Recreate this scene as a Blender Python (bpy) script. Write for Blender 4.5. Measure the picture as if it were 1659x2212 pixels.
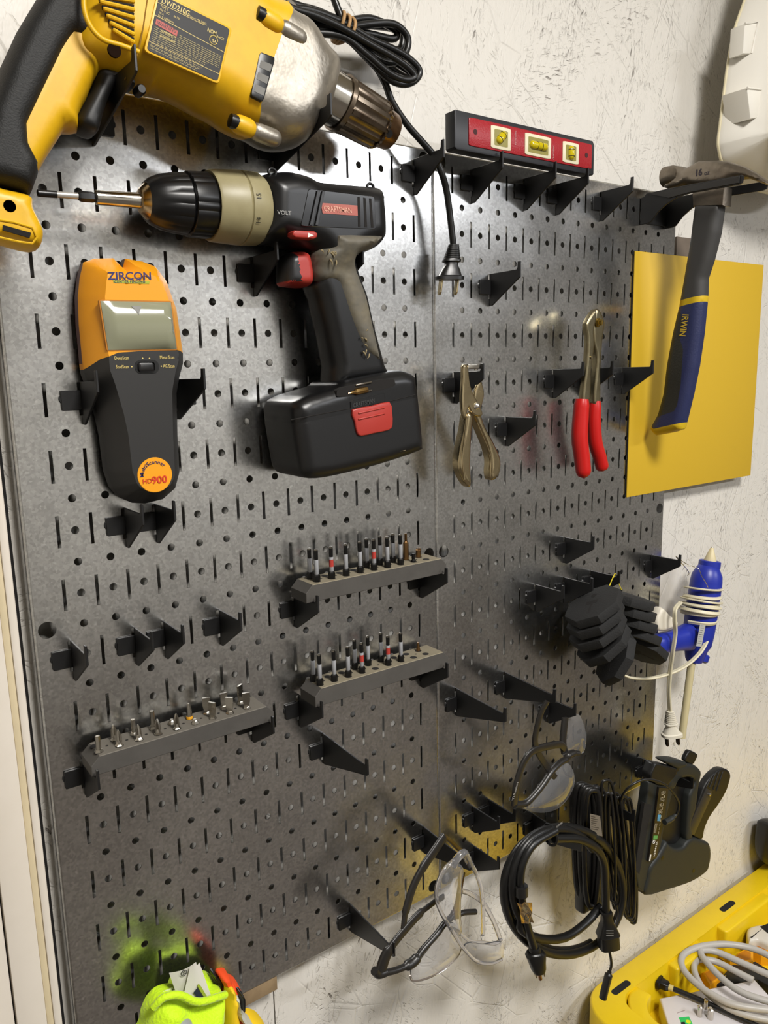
import bpy, bmesh, math, random
import numpy as np
from mathutils import Vector, Matrix
from mathutils.geometry import delaunay_2d_cdt

for o in list(bpy.data.objects):
    bpy.data.objects.remove(o, do_unlink=True)
SC = bpy.context.scene
COL = SC.collection
random.seed(7)

# ------------------------------------------------------------------ frame: inches on the metal pegboard
# u = inches to the right of the board's left edge, v = inches below its top edge, d = inches in front of its face
IN = 0.0254
Z0 = 1.7116
def W(u, v, d=0.0):
    return Vector((u * IN, -d * IN, Z0 - v * IN))

# ------------------------------------------------------------------ camera
CR = np.array([[0.80966309, 0.02225412, -0.58647288], [-0.12335988, 0.9834104, -0.13298996], [0.57378395, 0.18002428, 0.79897637]])
CC = np.array([-4.49877899, 8.32819547, -24.76049482])
CF, CX, CY = 1679.4441, 829.5, 1106.0
def ray(x, y):
    return CR.T @ np.array([(x - CX) / CF, (y - CY) / CF, 1.0])
def at(x, y, d=0.0):                       # photo pixel -> (u, v) on the plane d inches in front of the board
    q = ray(x, y); s = (-d - CC[2]) / q[2]; p = CC + s * q
    return (p[0], p[1])
def at3(x, y, d):
    u, v = at(x, y, d); return (u, v, d)
def atu(x, y, u):                          # photo pixel -> (v, d) on the plane u = const (square to the board)
    q = ray(x, y); s = (u - CC[0]) / q[0]; p = CC + s * q
    return (p[1], -p[2])
def atv(x, y, v):                          # photo pixel -> (u, d) on the level plane v = const
    q = ray(x, y); s = (v - CC[1]) / q[1]; p = CC + s * q
    return (p[0], -p[2])
def ats(pts, d): return [at(x, y, d) for x, y in pts]

cam = bpy.data.cameras.new('camera'); cam.sensor_fit = 'HORIZONTAL'; cam.sensor_width = 36.0
cam.lens = CF / 1659.0 * 36.0; cam.clip_start = 0.02; cam.clip_end = 50
camo = bpy.data.objects.new('camera', cam); COL.objects.link(camo)
rt = Vector((CR[0][0], CR[0][2], -CR[0][1])); up = -Vector((CR[1][0], CR[1][2], -CR[1][1])); fw = Vector((CR[2][0], CR[2][2], -CR[2][1]))
m = Matrix((rt, up, -fw)).transposed().to_4x4(); m.translation = W(CC[0], CC[1], -CC[2]); camo.matrix_world = m
SC.camera = camo

# ------------------------------------------------------------------ light and exposure
SC.view_settings.view_transform = 'Standard'; SC.view_settings.look = 'None'
SC.view_settings.gamma = 1.0; SC.view_settings.exposure = 0.7
SC.view_settings.use_curve_mapping = False
world = bpy.data.worlds.new('room_air'); SC.world = world; world.use_nodes = True
world.node_tree.nodes['Background'].inputs[0].default_value = (1.0, 0.98, 0.95, 1); world.node_tree.nodes['Background'].inputs[1].default_value = 0.02
cy = SC.cycles; cy.max_bounces = 7; cy.diffuse_bounces = 3; cy.glossy_bounces = 4; cy.transmission_bounces = 7; cy.transparent_max_bounces = 8; cy.use_light_tree = False; cy.caustics_reflective = False; cy.caustics_refractive = False
CEIL = 2.55
def area(name, loc, size, power, col, target=None):
    l = bpy.data.lights.new(name, 'AREA'); l.shape = 'RECTANGLE'; l.size, l.size_y = size; l.energy = power; l.color = col
    o = bpy.data.objects.new(name, l); COL.objects.link(o); o.location = loc
    if target is not None:
        o.rotation_euler = (Vector(target) - Vector(loc)).to_track_quat('-Z', 'Y').to_euler()
    return o
LAMP1 = (0.30, -1.25, CEIL - 0.07)
LAMP2 = (1.95, -2.55, CEIL - 0.07)
area('ceiling_lamp_light', LAMP1, (0.42, 0.42), 26, (1.0, 0.978, 0.945))
area('ceiling_strip_light', LAMP2, (1.10, 0.25), 34, (0.95, 0.97, 1.0))

# ------------------------------------------------------------------ mesh helpers
def lin(c):
    if isinstance(c, str):
        c = tuple(int(c[i:i + 2], 16) / 255 for i in (0, 2, 4))
    return tuple((x / 12.92 if x <= 0.04045 else ((x + 0.055) / 1.055) ** 2.4) for x in c[:3]) + (1,)
MATS = {}
def mat(name, col, rough=0.5, metal=0.0, spec=None, coat=0.0, noise=0.0, nscale=60, bump=0.0, bscale=200, col2=None, trans=0.0, ior=1.45, emit=0.0, rnoise=0.0, sheen=0.0):
    if name in MATS: return MATS[name]
    if bump < 0.2: bump = 0.0
    m = bpy.data.materials.new(name); m.use_nodes = True; nt = m.node_tree; b = nt.nodes['Principled BSDF']
    b.inputs['Base Color'].default_value = lin(col); b.inputs['Roughness'].default_value = rough; b.inputs['Metallic'].default_value = metal
    if spec is not None: b.inputs['Specular IOR Level'].default_value = spec
    if coat: b.inputs['Coat Weight'].default_value = coat; b.inputs['Coat Roughness'].default_value = 0.15
    if sheen: b.inputs['Sheen Weight'].default_value = sheen
    if trans: b.inputs['Transmission Weight'].default_value = trans; b.inputs['IOR'].default_value = ior
    if emit: b.inputs['Emission Color'].default_value = lin(col); b.inputs['Emission Strength'].default_value = emit
    if noise or bump or rnoise:
        tc = nt.nodes.new('ShaderNodeTexCoord')
    if noise or rnoise:
        n = nt.nodes.new('ShaderNodeTexNoise'); n.inputs['Scale'].default_value = nscale; n.inputs['Detail'].default_value = 4; n.inputs['Roughness'].default_value = 0.65
        nt.links.new(tc.outputs['Object'], n.inputs['Vector'])
        if noise:
            mx = nt.nodes.new('ShaderNodeMix'); mx.data_type = 'RGBA'
            mx.inputs['A'].default_value = lin(col); c2 = lin(col2) if col2 else tuple(x * 0.55 for x in lin(col)[:3]) + (1,)
            mx.inputs['B'].default_value = c2
            mr = nt.nodes.new('ShaderNodeMapRange'); mr.inputs['From Min'].default_value = 0.42; mr.inputs['From Max'].default_value = 0.75; mr.inputs['To Max'].default_value = noise
            nt.links.new(n.outputs['Fac'], mr.inputs['Value']); nt.links.new(mr.outputs['Result'], mx.inputs['Factor']); nt.links.new(mx.outputs['Result'], b.inputs['Base Color'])
        if rnoise:
            mr = nt.nodes.new('ShaderNodeMapRange'); mr.inputs['From Min'].default_value = 0.3; mr.inputs['From Max'].default_value = 0.7
            mr.inputs['To Min'].default_value = max(0, rough - rnoise); mr.inputs['To Max'].default_value = min(1, rough + rnoise)
            nt.links.new(n.outputs['Fac'], mr.inputs['Value']); nt.links.new(mr.outputs['Result'], b.inputs['Roughness'])
    if bump:
        n = nt.nodes.new('ShaderNodeTexNoise'); n.inputs['Scale'].default_value = bscale; n.inputs['Detail'].default_value = 1
        nt.links.new(tc.outputs['Object'], n.inputs['Vector'])
        bp = nt.nodes.new('ShaderNodeBump'); bp.inputs['Strength'].default_value = bump; bp.inputs['Distance'].default_value = 0.001
        nt.links.new(n.outputs['Fac'], bp.inputs['Height']); nt.links.new(bp.outputs['Normal'], b.inputs['Normal'])
    MATS[name] = m
    return m

def root_loc(p):
    v = Vector((0, 0, 0))
    while p is not None:
        v = v + p.location; p = p.parent
    return v
def tag(o, label=None, cat=None, group=None, kind=None):
    if label: o['label'] = label
    if cat: o['category'] = cat
    if group: o['group'] = group
    if kind: o['kind'] = kind
    return o
def thing(name, label, cat, loc, group=None, kind=None):
    o = bpy.data.objects.new(name, None); o.empty_display_size = 0.01; COL.objects.link(o); o.location = W(*loc)
    return tag(o, label, cat, group, kind)
def link(name, me, parent=None):
    o = bpy.data.objects.new(name, me); COL.objects.link(o); o.parent = parent
    return o
def mesh_obj(name, verts, faces, material, parent=None, smooth=40, weld=True, local=False, origin=None, label=None, solid=True):
    """verts in (u, v, d) inches (or metres from the parent when local); one mesh object"""
    if local: vs = [Vector(p) for p in verts]; off = Vector((0, 0, 0))
    else: vs = [W(*p) for p in verts]; off = root_loc(parent)
    oloc = Vector((0, 0, 0))
    if parent is None and not local:
        oloc = W(*origin) if origin else sum(vs, Vector((0, 0, 0))) / len(vs); off = oloc
    bm = bmesh.new()
    bv = [bm.verts.new(p - off) for p in vs]
    for f in faces:
        if len(set(f)) < 3: continue
        try: bm.faces.new([bv[i] for i in f])
        except ValueError: pass
    if weld: bmesh.ops.remove_doubles(bm, verts=bm.verts, dist=1e-6)
    if solid: bmesh.ops.recalc_face_normals(bm, faces=bm.faces)
    me = bpy.data.meshes.new(name); bm.to_mesh(me); bm.free()
    if smooth:
        me.shade_smooth(); me.set_sharp_from_angle(angle=math.radians(smooth))
    if material: me.materials.append(material)
    o = link(name, me, parent); o.location = oloc
    if label: o['label'] = label
    return o
def join(*ms):
    V, F = [], []
    for v, f in ms:
        k = len(V); V += list(v); F += [tuple(i + k for i in g) for g in f]
    return V, F

def nrm(a): a = np.array(a, float); return a / (np.linalg.norm(a) + 1e-12)
def fr(o, ex, ey, ez=None):               # local frame: (a, b, c) -> uvd
    o, ex, ey = np.array(o, float), np.array(ex, float), np.array(ey, float)
    ez = np.cross(ex, ey) if ez is None else np.array(ez, float)
    return lambda a, b, c: tuple(o + ex * a + ey * b + ez * c)
UVD = lambda a, b, c: (a, b, c)
def area2(p): return sum(p[i][0] * p[(i + 1) % len(p)][1] - p[(i + 1) % len(p)][0] * p[i][1] for i in range(len(p)))
def offset(p, r):                          # inset a CCW polygon by r
    n = len(p); out = []
    for i in range(n):
        a, b, c = np.array(p[i - 1]), np.array(p[i]), np.array(p[(i + 1) % n])
        e1, e2 = nrm(b - a), nrm(c - b); n1, n2 = np.array([-e1[1], e1[0]]), np.array([-e2[1], e2[0]])
        k = 1 + n1 @ n2
        mm = (n1 + n2) / max(k, 0.35)
        out.append(tuple(b + mm * r))
    return out
def prism(pts, c0, c1, r=0.0, seg=3, f=UVD, rb=None):
    """polygon pts extruded from c0 to c1 with rounded rims (r at c1, rb at c0)"""
    if area2(pts) < 0: pts = pts[::-1]
    s = 1 if c1 > c0 else -1
    rb = r if rb is None else rb
    rings = []
    if rb:
        for k in range(seg):
            t = math.pi / 2 * k / seg; rings.append((offset(pts, rb * (1 - math.sin(t))), c0 + s * rb * (1 - math.cos(t))))
        rings.append((pts, c0 + s * rb))
    else: rings.append((pts, c0))
    if r:
        rings.append((pts, c1 - s * r))
        for k in range(1, seg + 1):
            t = math.pi / 2 * k / seg; rings.append((offset(pts, r * (1 - math.cos(t))), c1 - s * r * (1 - math.sin(t))))
    else: rings.append((pts, c1))
    n = len(pts); V = [f(a, b, c) for p, c in rings for a, b in p]; F = []
    for k in range(len(rings) - 1):
        for i in range(n):
            j = (i + 1) % n; F.append((k * n + i, k * n + j, (k + 1) * n + j, (k + 1) * n + i))
    F.append(tuple(range(n - 1, -1, -1))); F.append(tuple((len(rings) - 1) * n + i for i in range(n)))
    return V, F
def rrect(a0, b0, a1, b1, r, n=4):
    r = min(r, abs(a1 - a0) / 2 - 1e-4, abs(b1 - b0) / 2 - 1e-4); out = []
    for cx, cy, t0 in ((a1 - r, b0 + r, -90), (a1 - r, b1 - r, 0), (a0 + r, b1 - r, 90), (a0 + r, b0 + r, 180)):
        for k in range(n + 1):
            t = math.radians(t0 + 90 * k / n); out.append((cx + r * math.cos(t), cy + r * math.sin(t)))
    return out
def circ(a, b, r, n=20): return [(a + r * math.cos(2 * math.pi * k / n), b + r * math.sin(2 * math.pi * k / n)) for k in range(n)]
def box(a0, b0, c0, a1, b1, c1, r=0.0, f=UVD, seg=2):
    lo = [min(a0, a1), min(b0, b1), min(c0, c1)]; hi = [max(a0, a1), max(b0, b1), max(c0, c1)]
    if r: return prism(rrect(lo[0], lo[1], hi[0], hi[1], r, 3), lo[2], hi[2], r * 0.9, seg, f)
    return prism([(lo[0], lo[1]), (hi[0], lo[1]), (hi[0], hi[1]), (lo[0], hi[1])], lo[2], hi[2], 0, 1, f)
def smooth_path(P, n=8, closed=False):
    P = [np.array(p, float) for p in P]; out = []
    N = len(P); rng = range(N if closed else N - 1)
    g = (lambda i: P[i % N]) if closed else (lambda i: P[min(max(i, 0), N - 1)])
    for i in rng:
        p0, p1, p2, p3 = g(i - 1), g(i), g(i + 1), g(i + 2)
        if not closed:
            if i == 0: p0 = 2 * p1 - p2
            if i == N - 2: p3 = 2 * p2 - p1
        for k in range(n):
            t = k / n
            out.append(0.5 * ((2 * p1) + (p2 - p0) * t + (2 * p0 - 5 * p1 + 4 * p2 - p3) * t * t + (3 * p1 - p0 - 3 * p2 + p3) * t ** 3))
    if not closed: out.append(P[-1])
    return out
def curve2(P, n=6, closed=True): return [tuple(p) for p in smooth_path(P, n, closed)]
def tube(path, r, n=10, closed=False, sec=None, up=None, caps=True):
    """sweep a circle (or the closed 2-D section sec, in units of r) along a path of uvd points"""
    P = [np.array(p, float) for p in path]; N = len(P)
    rr = r if hasattr(r, '__len__') else [r] * N
    sec = sec or [(math.cos(2 * math.pi * k / n), math.sin(2 * math.pi * k / n)) for k in range(n)]
    n = len(sec); V, F = [], []; a = None
    T = []
    for i in range(N):
        if closed: t = P[(i + 1) % N] - P[i - 1]
        else: t = P[min(i + 1, N - 1)] - P[max(i - 1, 0)]
        T.append(nrm(t))
    for i in range(N):
        t = T[i]
        if up is not None: a = np.array(up, float)
        elif a is None:
            a = np.array([0, 0, 1.0]) if abs(t[2]) < 0.9 else np.array([1.0, 0, 0])
        a = nrm(a - t * (a @ t)); b = np.cross(t, a)
        for x, y in sec: V.append(tuple(P[i] + (a * x + b * y) * rr[i]))
    for i in range(N if closed else N - 1):
        for k in range(n):
            j = (i + 1) % N; F.append((i * n + k, i * n + (k + 1) % n, j * n + (k + 1) % n, j * n + k))
    if caps and not closed: F += [tuple(range(n - 1, -1, -1)), tuple((N - 1) * n + k for k in range(n))]
    return V, F
TWIN = [(1.0 * math.cos(t) * 0.62 + s * 0.62, math.sin(t) * 0.62) for s, t0 in ((1, -120), (-1, 60)) for t in [math.radians(t0 + 240 * k / 8) for k in range(9)]]
def lathe(prof, o, ax, n=32, squash=None):
    """prof: (distance along ax, radius)"""
    o = np.array(o, float); ax = nrm(ax); a = nrm(np.cross(ax, (0, 0, 1.0) if abs(ax[2]) < 0.9 else (1.0, 0, 0))); b = np.cross(ax, a)
    V, F = [], []
    for t, r in prof:
        for k in range(n):
            th = 2 * math.pi * k / n; V.append(tuple(o + ax * t + (a * math.cos(th) + b * math.sin(th)) * r))
    for i in range(len(prof) - 1):
        for k in range(n):
            F.append((i * n + k, i * n + (k + 1) % n, (i + 1) * n + (k + 1) % n, (i + 1) * n + k))
    F += [tuple(range(n - 1, -1, -1)), tuple((len(prof) - 1) * n + k for k in range(n))]
    return V, F
def loft(secs, caps=True):
    n = len(secs[0]); V = [tuple(p) for s in secs for p in s]; F = []
    for i in range(len(secs) - 1):
        for k in range(n): F.append((i * n + k, i * n + (k + 1) % n, (i + 1) * n + (k + 1) % n, (i + 1) * n + k))
    if caps: F += [tuple(range(n - 1, -1, -1)), tuple((len(secs) - 1) * n + k for k in range(n))]
    return V, F
def sell(c, ex, ey, rx, ry, p=2.6, n=32):    # superellipse ring
    c, ex, ey = np.array(c, float), np.array(ex, float), np.array(ey, float); out = []
    for k in range(n):
        t = 2 * math.pi * k / n; x, y = math.cos(t), math.sin(t)
        out.append(tuple(c + ex * rx * math.copysign(abs(x) ** (2 / p), x) + ey * ry * math.copysign(abs(y) ** (2 / p), y)))
    return out
def segdist(Q, A, B):
    best = np.full(len(Q), 1e9)
    for a, b in zip(A, B):
        e = b - a; L = e @ e + 1e-12; t = np.clip(((Q - a) @ e) / L, 0, 1)
        dd = np.hypot(*(Q - (a + t[:, None] * e)).T); best = np.minimum(best, dd)
    return best
def inside(Q, poly):
    x, y = Q[:, 0], Q[:, 1]; r = np.zeros(len(Q), bool); n = len(poly)
    for i in range(n):
        x1, y1 = poly[i - 1]; x2, y2 = poly[i]
        c = ((y1 > y) != (y2 > y)); xx = (x2 - x1) * (y - y1) / ((y2 - y1) if y2 != y1 else 1e-12) + x1
        r ^= c & (x < xx)
    return r
def inflate(outline, front, back, step=0.12, cuts=(), f=UVD, offs=(0.02, 0.06, 0.12, 0.2), hfun=None):
    """closed body over a traced outline: front(dist) and back(dist) give the depth from the distance to the outline"""
    P = [np.array(p, float) for p in outline]
    if area2(outline) < 0: P = P[::-1]
    R = []
    for i in range(len(P)):
        a, b = P[i], P[(i + 1) % len(P)]; k = max(1, int(math.ceil(np.linalg.norm(b - a) / (step * 1.2))))
        R += [a + (b - a) * j / k for j in range(k)]
    B = np.array(R); nb = len(B); A2 = np.roll(B, -1, 0)
    pts = [tuple(p) for p in B]; edges = [(i, (i + 1) % nb) for i in range(nb)]
    tg = np.roll(B, -1, 0) - np.roll(B, 1, 0); tg /= np.linalg.norm(tg, axis=1)[:, None] + 1e-12; nr = np.stack([-tg[:, 1], tg[:, 0]], 1)
    extra = []
    for o in offs:
        q = B + nr * o; ok = inside(q, B) & (segdist(q, B, A2) > 0.93 * o); extra += [tuple(x) for x in q[ok]]
    lo, hi = B.min(0), B.max(0); gx = np.arange(lo[0], hi[0], step); gy = np.arange(lo[1], hi[1], step * 0.87)
    G = np.array([(x + (step / 2 if j % 2 else 0), y) for j, y in enumerate(gy) for x in gx])
    if len(G):
        ok = inside(G, B) & (segdist(G, B, A2) > (offs[-1] if offs else 0) + 0.5 * step); extra += [tuple(x) for x in G[ok]]
    pts += extra
    for c in cuts:
        k0 = len(pts); cc = [np.array(p, float) for p in c]; rs = []
        for i in range(len(cc) - 1):
            k = max(1, int(math.ceil(np.linalg.norm(cc[i + 1] - cc[i]) / step))); rs += [tuple(cc[i] + (cc[i + 1] - cc[i]) * j / k) for j in range(k)]
        rs.append(tuple(cc[-1])); pts += rs; edges += [(k0 + i, k0 + i + 1) for i in range(len(rs) - 1)]
    res = delaunay_2d_cdt([Vector(p) for p in pts], edges, [], 1, 1e-5)
    Q = np.array([tuple(v) for v in res[0]]); tri = [tuple(t) for t in res[2]]
    cen = np.array([Q[list(t)].mean(0) for t in tri]); keep = inside(cen, B); tri = [t for t, k in zip(tri, keep) if k]
    D = segdist(Q, B, A2); D[D < 1e-4] = 0
    n = len(Q)
    if hfun: hf = [hfun(q, d_) for q, d_ in zip(Q, D)]
    else: hf = [front(d_) for d_ in D]
    hb = [back(d_) for d_ in D]
    V = [f(q[0], q[1], h) for q, h in zip(Q, hf)] + [f(q[0], q[1], h) for q, h in zip(Q, hb)]
    F = [t for t in tri] + [tuple(i + n for i in reversed(t)) for t in tri]
    cnt = {}
    for t in tri:
        for a, b in ((t[0], t[1]), (t[1], t[2]), (t[2], t[0])): cnt[(min(a, b), max(a, b))] = cnt.get((min(a, b), max(a, b)), 0) + 1
    for (a, b), c in cnt.items():
        if c == 1: F.append((a, b, b + n, a + n))
    return V, F
def dome(base, top, r):                    # rounded profile: base at the rim, top once dist >= r
    return lambda x: base + (top - base) * math.sqrt(max(0.0, 1 - (1 - min(x / r, 1)) ** 2))
def chamf(base, top, r): return lambda x: base + (top - base) * min(x / r, 1)
def flat(c): return lambda x: c
def split(name_pred, V, F, parent, smooth=40):
    """one closed mesh handed out to several parts by where its faces lie: [(name, material, pred(uvd centre))]"""
    out = []; C3 = [np.mean([V[i] for i in g], 0) for g in F]; used = [False] * len(F)
    for nm, mt, pr in name_pred:
        fs = [g for k, g in enumerate(F) if not used[k] and pr(C3[k])]
        for k in range(len(F)):
            if not used[k] and pr(C3[k]): used[k] = True
        idx = sorted({i for g in fs for i in g}); mp = {i: j for j, i in enumerate(idx)}
        out.append(mesh_obj(nm, [V[i] for i in idx], [tuple(mp[i] for i in g) for g in fs], mt, parent, smooth))
    return out
def text(name, s, size, o, ex, ey, material, parent, align='LEFT', bold=0.0, spacing=1.0, lift=0.012, squeeze=1.0, bend=None, face=None):
    """flat print: o in uvd, ex = reading direction, ey = up direction of the letters"""
    cu = bpy.data.curves.new('t', 'FONT'); cu.body = s; cu.size = 1.0; cu.align_x = align; cu.offset = bold; cu.space_character = spacing; cu.resolution_u = 3
    ob = bpy.data.objects.new('t', cu); COL.objects.link(ob)
    dg = bpy.context.evaluated_depsgraph_get(); me = bpy.data.meshes.new_from_object(ob.evaluated_get(dg))
    ex, ey = nrm(ex), nrm(ey); o = np.array(o, float); nn = nrm(np.cross(ex, ey))
    if face is not None: nn = nn if nn @ np.array(face, float) > 0 else -nn
    elif nn[2] < 0: nn = -nn
    V = []
    for v in me.vertices:
        x, y = v.co.x * size * squeeze, v.co.y * size
        if bend: x, y = bend(x, y)
        V.append(tuple(o + ex * x + ey * y + nn * lift))
    F = [tuple(p.vertices) for p in me.polygons]
    bpy.data.objects.remove(ob); bpy.data.curves.remove(cu); bpy.data.meshes.remove(me)
    return mesh_obj(name, V, F, material, parent, 0, weld=False, solid=False)
def copy_tree(o, parent=None):
    c = o.copy(); COL.objects.link(c); c.parent = parent
    for ch in list(o.children): copy_tree(ch, c)
    return c
# ------------------------------------------------------------------ materials of the setting
def osb_material():
    m = bpy.data.materials.new('painted_strand_board'); m.use_nodes = True; nt = m.node_tree; N = nt.nodes; L = nt.links; b = N['Principled BSDF']
    b.inputs['Roughness'].default_value = 0.42
    tc = N.new('ShaderNodeTexCoord')
    def math_(op, a, c=None, clamp=False):
        n = N.new('ShaderNodeMath'); n.operation = op; n.use_clamp = clamp
        for k, v in enumerate((a, c)):
            if v is None: continue
            if hasattr(v, 'is_output'): L.new(v, n.inputs[k])
            else: n.inputs[k].default_value = v
        return n.outputs[0]
    def noise(vec, sc, det=2, rough=0.5):
        n = N.new('ShaderNodeTexNoise'); n.inputs['Scale'].default_value = sc; n.inputs['Detail'].default_value = det; n.inputs['Roughness'].default_value = rough
        L.new(vec, n.inputs['Vector']); return n.outputs['Fac']
    def ramp(v, a, c):
        n = N.new('ShaderNodeMapRange'); n.inputs['From Min'].default_value = a; n.inputs['From Max'].default_value = c; L.new(v, n.inputs['Value']); return n.outputs[0]
    def mapped(rot, sx, sz, off):
        mp = N.new('ShaderNodeMapping'); mp.vector_type = 'TEXTURE'; mp.inputs['Rotation'].default_value = (0, rot, 0); mp.inputs['Scale'].default_value = (1 / sx, 1, 1 / sz); mp.inputs['Location'].default_value = (off, 0, off * .7)
        L.new(tc.outputs['Object'], mp.inputs['Vector']); return mp.outputs[0]
    clus = [ramp(noise(mapped(0.1, 22, 7, 1.3), 1.0), .45, .64), ramp(noise(mapped(-.5, 16, 9, 4.1), 1.0), .47, .66), ramp(noise(mapped(.9, 14, 8, 7.7), 1.0), .49, .68)]
    H = None; pits = None
    for i, (rot, sx, sz, c, w) in enumerate(((0.12, 330, 75, 0, 1.0), (-.75, 300, 80, 1, .9), (1.25, 280, 70, 2, .9))):
        st = ramp(noise(mapped(rot, sx, sz, 2.0 * i), 1.0, 3, .6), .57, .68)
        h = math_('MULTIPLY', math_('MULTIPLY', st, clus[c]), -w)
        H = h if H is None else math_('ADD', H, h)
        pt = math_('MULTIPLY', ramp(noise(mapped(rot + .3, sx * .7, sz * .8, 5.0 + i), 1.0, 2), .64, .71), math_('POWER', clus[c], 1.5))
        pits = pt if pits is None else math_('MAXIMUM', pits, pt)
        H = math_('ADD', H, math_('MULTIPLY', pt, -1.2))
    for i, (rot, sx, sz) in enumerate(((0.25, 46, 10), (-.9, 40, 11))):
        v = N.new('ShaderNodeTexVoronoi'); v.feature = 'DISTANCE_TO_EDGE'; L.new(mapped(rot, sx, sz, 3.0 * i), v.inputs['Vector']); v.inputs['Scale'].default_value = 1.0
        ln = math_('SUBTRACT', 1.0, ramp(v.outputs['Distance'], 0.0, .035)); msk = ramp(noise(mapped(rot, 20, 7, 9.0 + i), 1.0), .5, .62)
        H = math_('ADD', H, math_('MULTIPLY', math_('MULTIPLY', ln, msk), -.55))
        pits = math_('MAXIMUM', pits, math_('MULTIPLY', math_('MULTIPLY', ln, math_('POWER', msk, 3.0)), .14))
    H = math_('ADD', H, math_('MULTIPLY', noise(mapped(.1, 60, 18, 2.2), 1.0, 4, .65), .9))
    bp = N.new('ShaderNodeBump'); bp.inputs['Strength'].default_value = 0.85; bp.inputs['Distance'].default_value = 0.0011; L.new(H, bp.inputs['Height']); L.new(bp.outputs[0], b.inputs['Normal'])
    mx = N.new('ShaderNodeMix'); mx.data_type = 'RGBA'; mx.inputs['A'].default_value = lin('dedad2'); mx.inputs['B'].default_value = lin('574840')
    L.new(math_('MULTIPLY', pits, 0.6, True), mx.inputs['Factor']); L.new(mx.outputs['Result'], b.inputs['Base Color'])
    return m
def zinc_material():
    m = bpy.data.materials.new('galvanized_steel'); m.use_nodes = True; nt = m.node_tree; N = nt.nodes; L = nt.links; b = N['Principled BSDF']
    b.inputs['Metallic'].default_value = 1.0
    tc = N.new('ShaderNodeTexCoord')
    def noise(sc, det, rough=.6):
        n = N.new('ShaderNodeTexNoise'); n.inputs['Scale'].default_value = sc; n.inputs['Detail'].default_value = det; n.inputs['Roughness'].default_value = rough; L.new(tc.outputs['Object'], n.inputs['Vector']); return n.outputs['Fac']
    def rng(v, a, c, x, y):
        r = N.new('ShaderNodeMapRange'); L.new(v, r.inputs['Value']); r.inputs['From Min'].default_value = a; r.inputs['From Max'].default_value = c; r.inputs['To Min'].default_value = x; r.inputs['To Max'].default_value = y; return r.outputs[0]
    def mul(a, c):
        n = N.new('ShaderNodeMath'); n.operation = 'MULTIPLY'; L.new(a, n.inputs[0]); L.new(c, n.inputs[1]); return n.outputs[0]
    v = N.new('ShaderNodeTexVoronoi'); v.inputs['Scale'].default_value = 480; L.new(tc.outputs['Object'], v.inputs['Vector'])
    sp = N.new('ShaderNodeSeparateColor'); L.new(v.outputs['Color'], sp.inputs[0])
    smear = rng(noise(9, 1), .35, .7, .86, 1.0); grain = rng(sp.outputs[0], 0, 1, .80, 1.08)
    speck = rng(noise(150, 3, .75), .60, .74, 1.0, 1.3)
    fac = mul(mul(smear, grain), speck)
    sc_ = N.new('ShaderNodeVectorMath'); sc_.operation = 'SCALE'; sc_.inputs[0].default_value = (.765, .765, .755); L.new(fac, sc_.inputs['Scale']); L.new(sc_.outputs[0], b.inputs['Base Color'])
    L.new(rng(noise(16, 1), .3, .7, .20, .27), b.inputs['Roughness'])
    return m
OSB = osb_material(); ZINC = zinc_material()
M_wood = mat('raw_pine', '8f7a5c', 0.7, noise=0.6, nscale=30, col2='5f4b35')
M_plaster = mat('plaster', 'd8d2c6', 0.8, noise=0.1, nscale=8)
M_trim = mat('trim_paint', 'dcd3c6', 0.45, noise=0.15, nscale=20, col2='c0b49e')
M_trim2 = mat('trim_paint_cream', 'd3c3a0', 0.5, noise=0.2, nscale=30)
M_dark = mat('dark_gap', '14110f', 0.9)  # paints in the shade of gaps, slots and holes; also plain dark parts

# ------------------------------------------------------------------ the room
def struct(name, V, F, material, label=None):
    o = mesh_obj(name, V, F, material, None, 0); tag(o, label, None, None, 'structure'); return o
UL, UR, VT, VB, DF = -52, 150, (Z0 - CEIL) / IN, Z0 / IN, 150
seam = at(592, 2165, -0.75)[0]
wall = thing('wall_back', None, None, (40, VB, -0.75), kind='structure')
for k, (a, b) in enumerate(((UL, seam - 0.03), (seam + 0.03, UR))):
    mesh_obj('osb_panel', *box(a, VT, -1.25, b, VB, -0.75, 0.0), OSB, wall, 0)
mesh_obj('stud_backing', *box(seam - 1, VT, -2.0, seam + 1, VB, -1.28, 0.0), M_dark, wall, 0)
M_floor = mat('concrete_floor', '524a42', 0.7, noise=0.5, nscale=9, bump=0.2, bscale=60)
M_wall2 = mat('other_wall_paint', 'c2beb6', 0.7, noise=0.2, nscale=3)
struct('floor', *box(UL, VB, -2, UR, VB + 1, DF, 0), M_floor)
struct('ceiling', *box(UL, VT - 1, -2, UR, VT, DF, 0), mat('ceiling_paint', 'd6d0c4', 0.8, noise=0.1, nscale=5))
struct('wall_left', *box(UL - 1, VT, -2, UL, VB, DF, 0), M_wall2)
struct('wall_right', *box(UR, VT, -2, UR + 1, VB, DF, 0), mat('right_wall_paint', '8f8a82', 0.7, noise=0.25, nscale=3))
struct('wall_front', *box(UL, VT, DF, UR, VB, DF + 1, 0), M_wall2)

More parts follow.
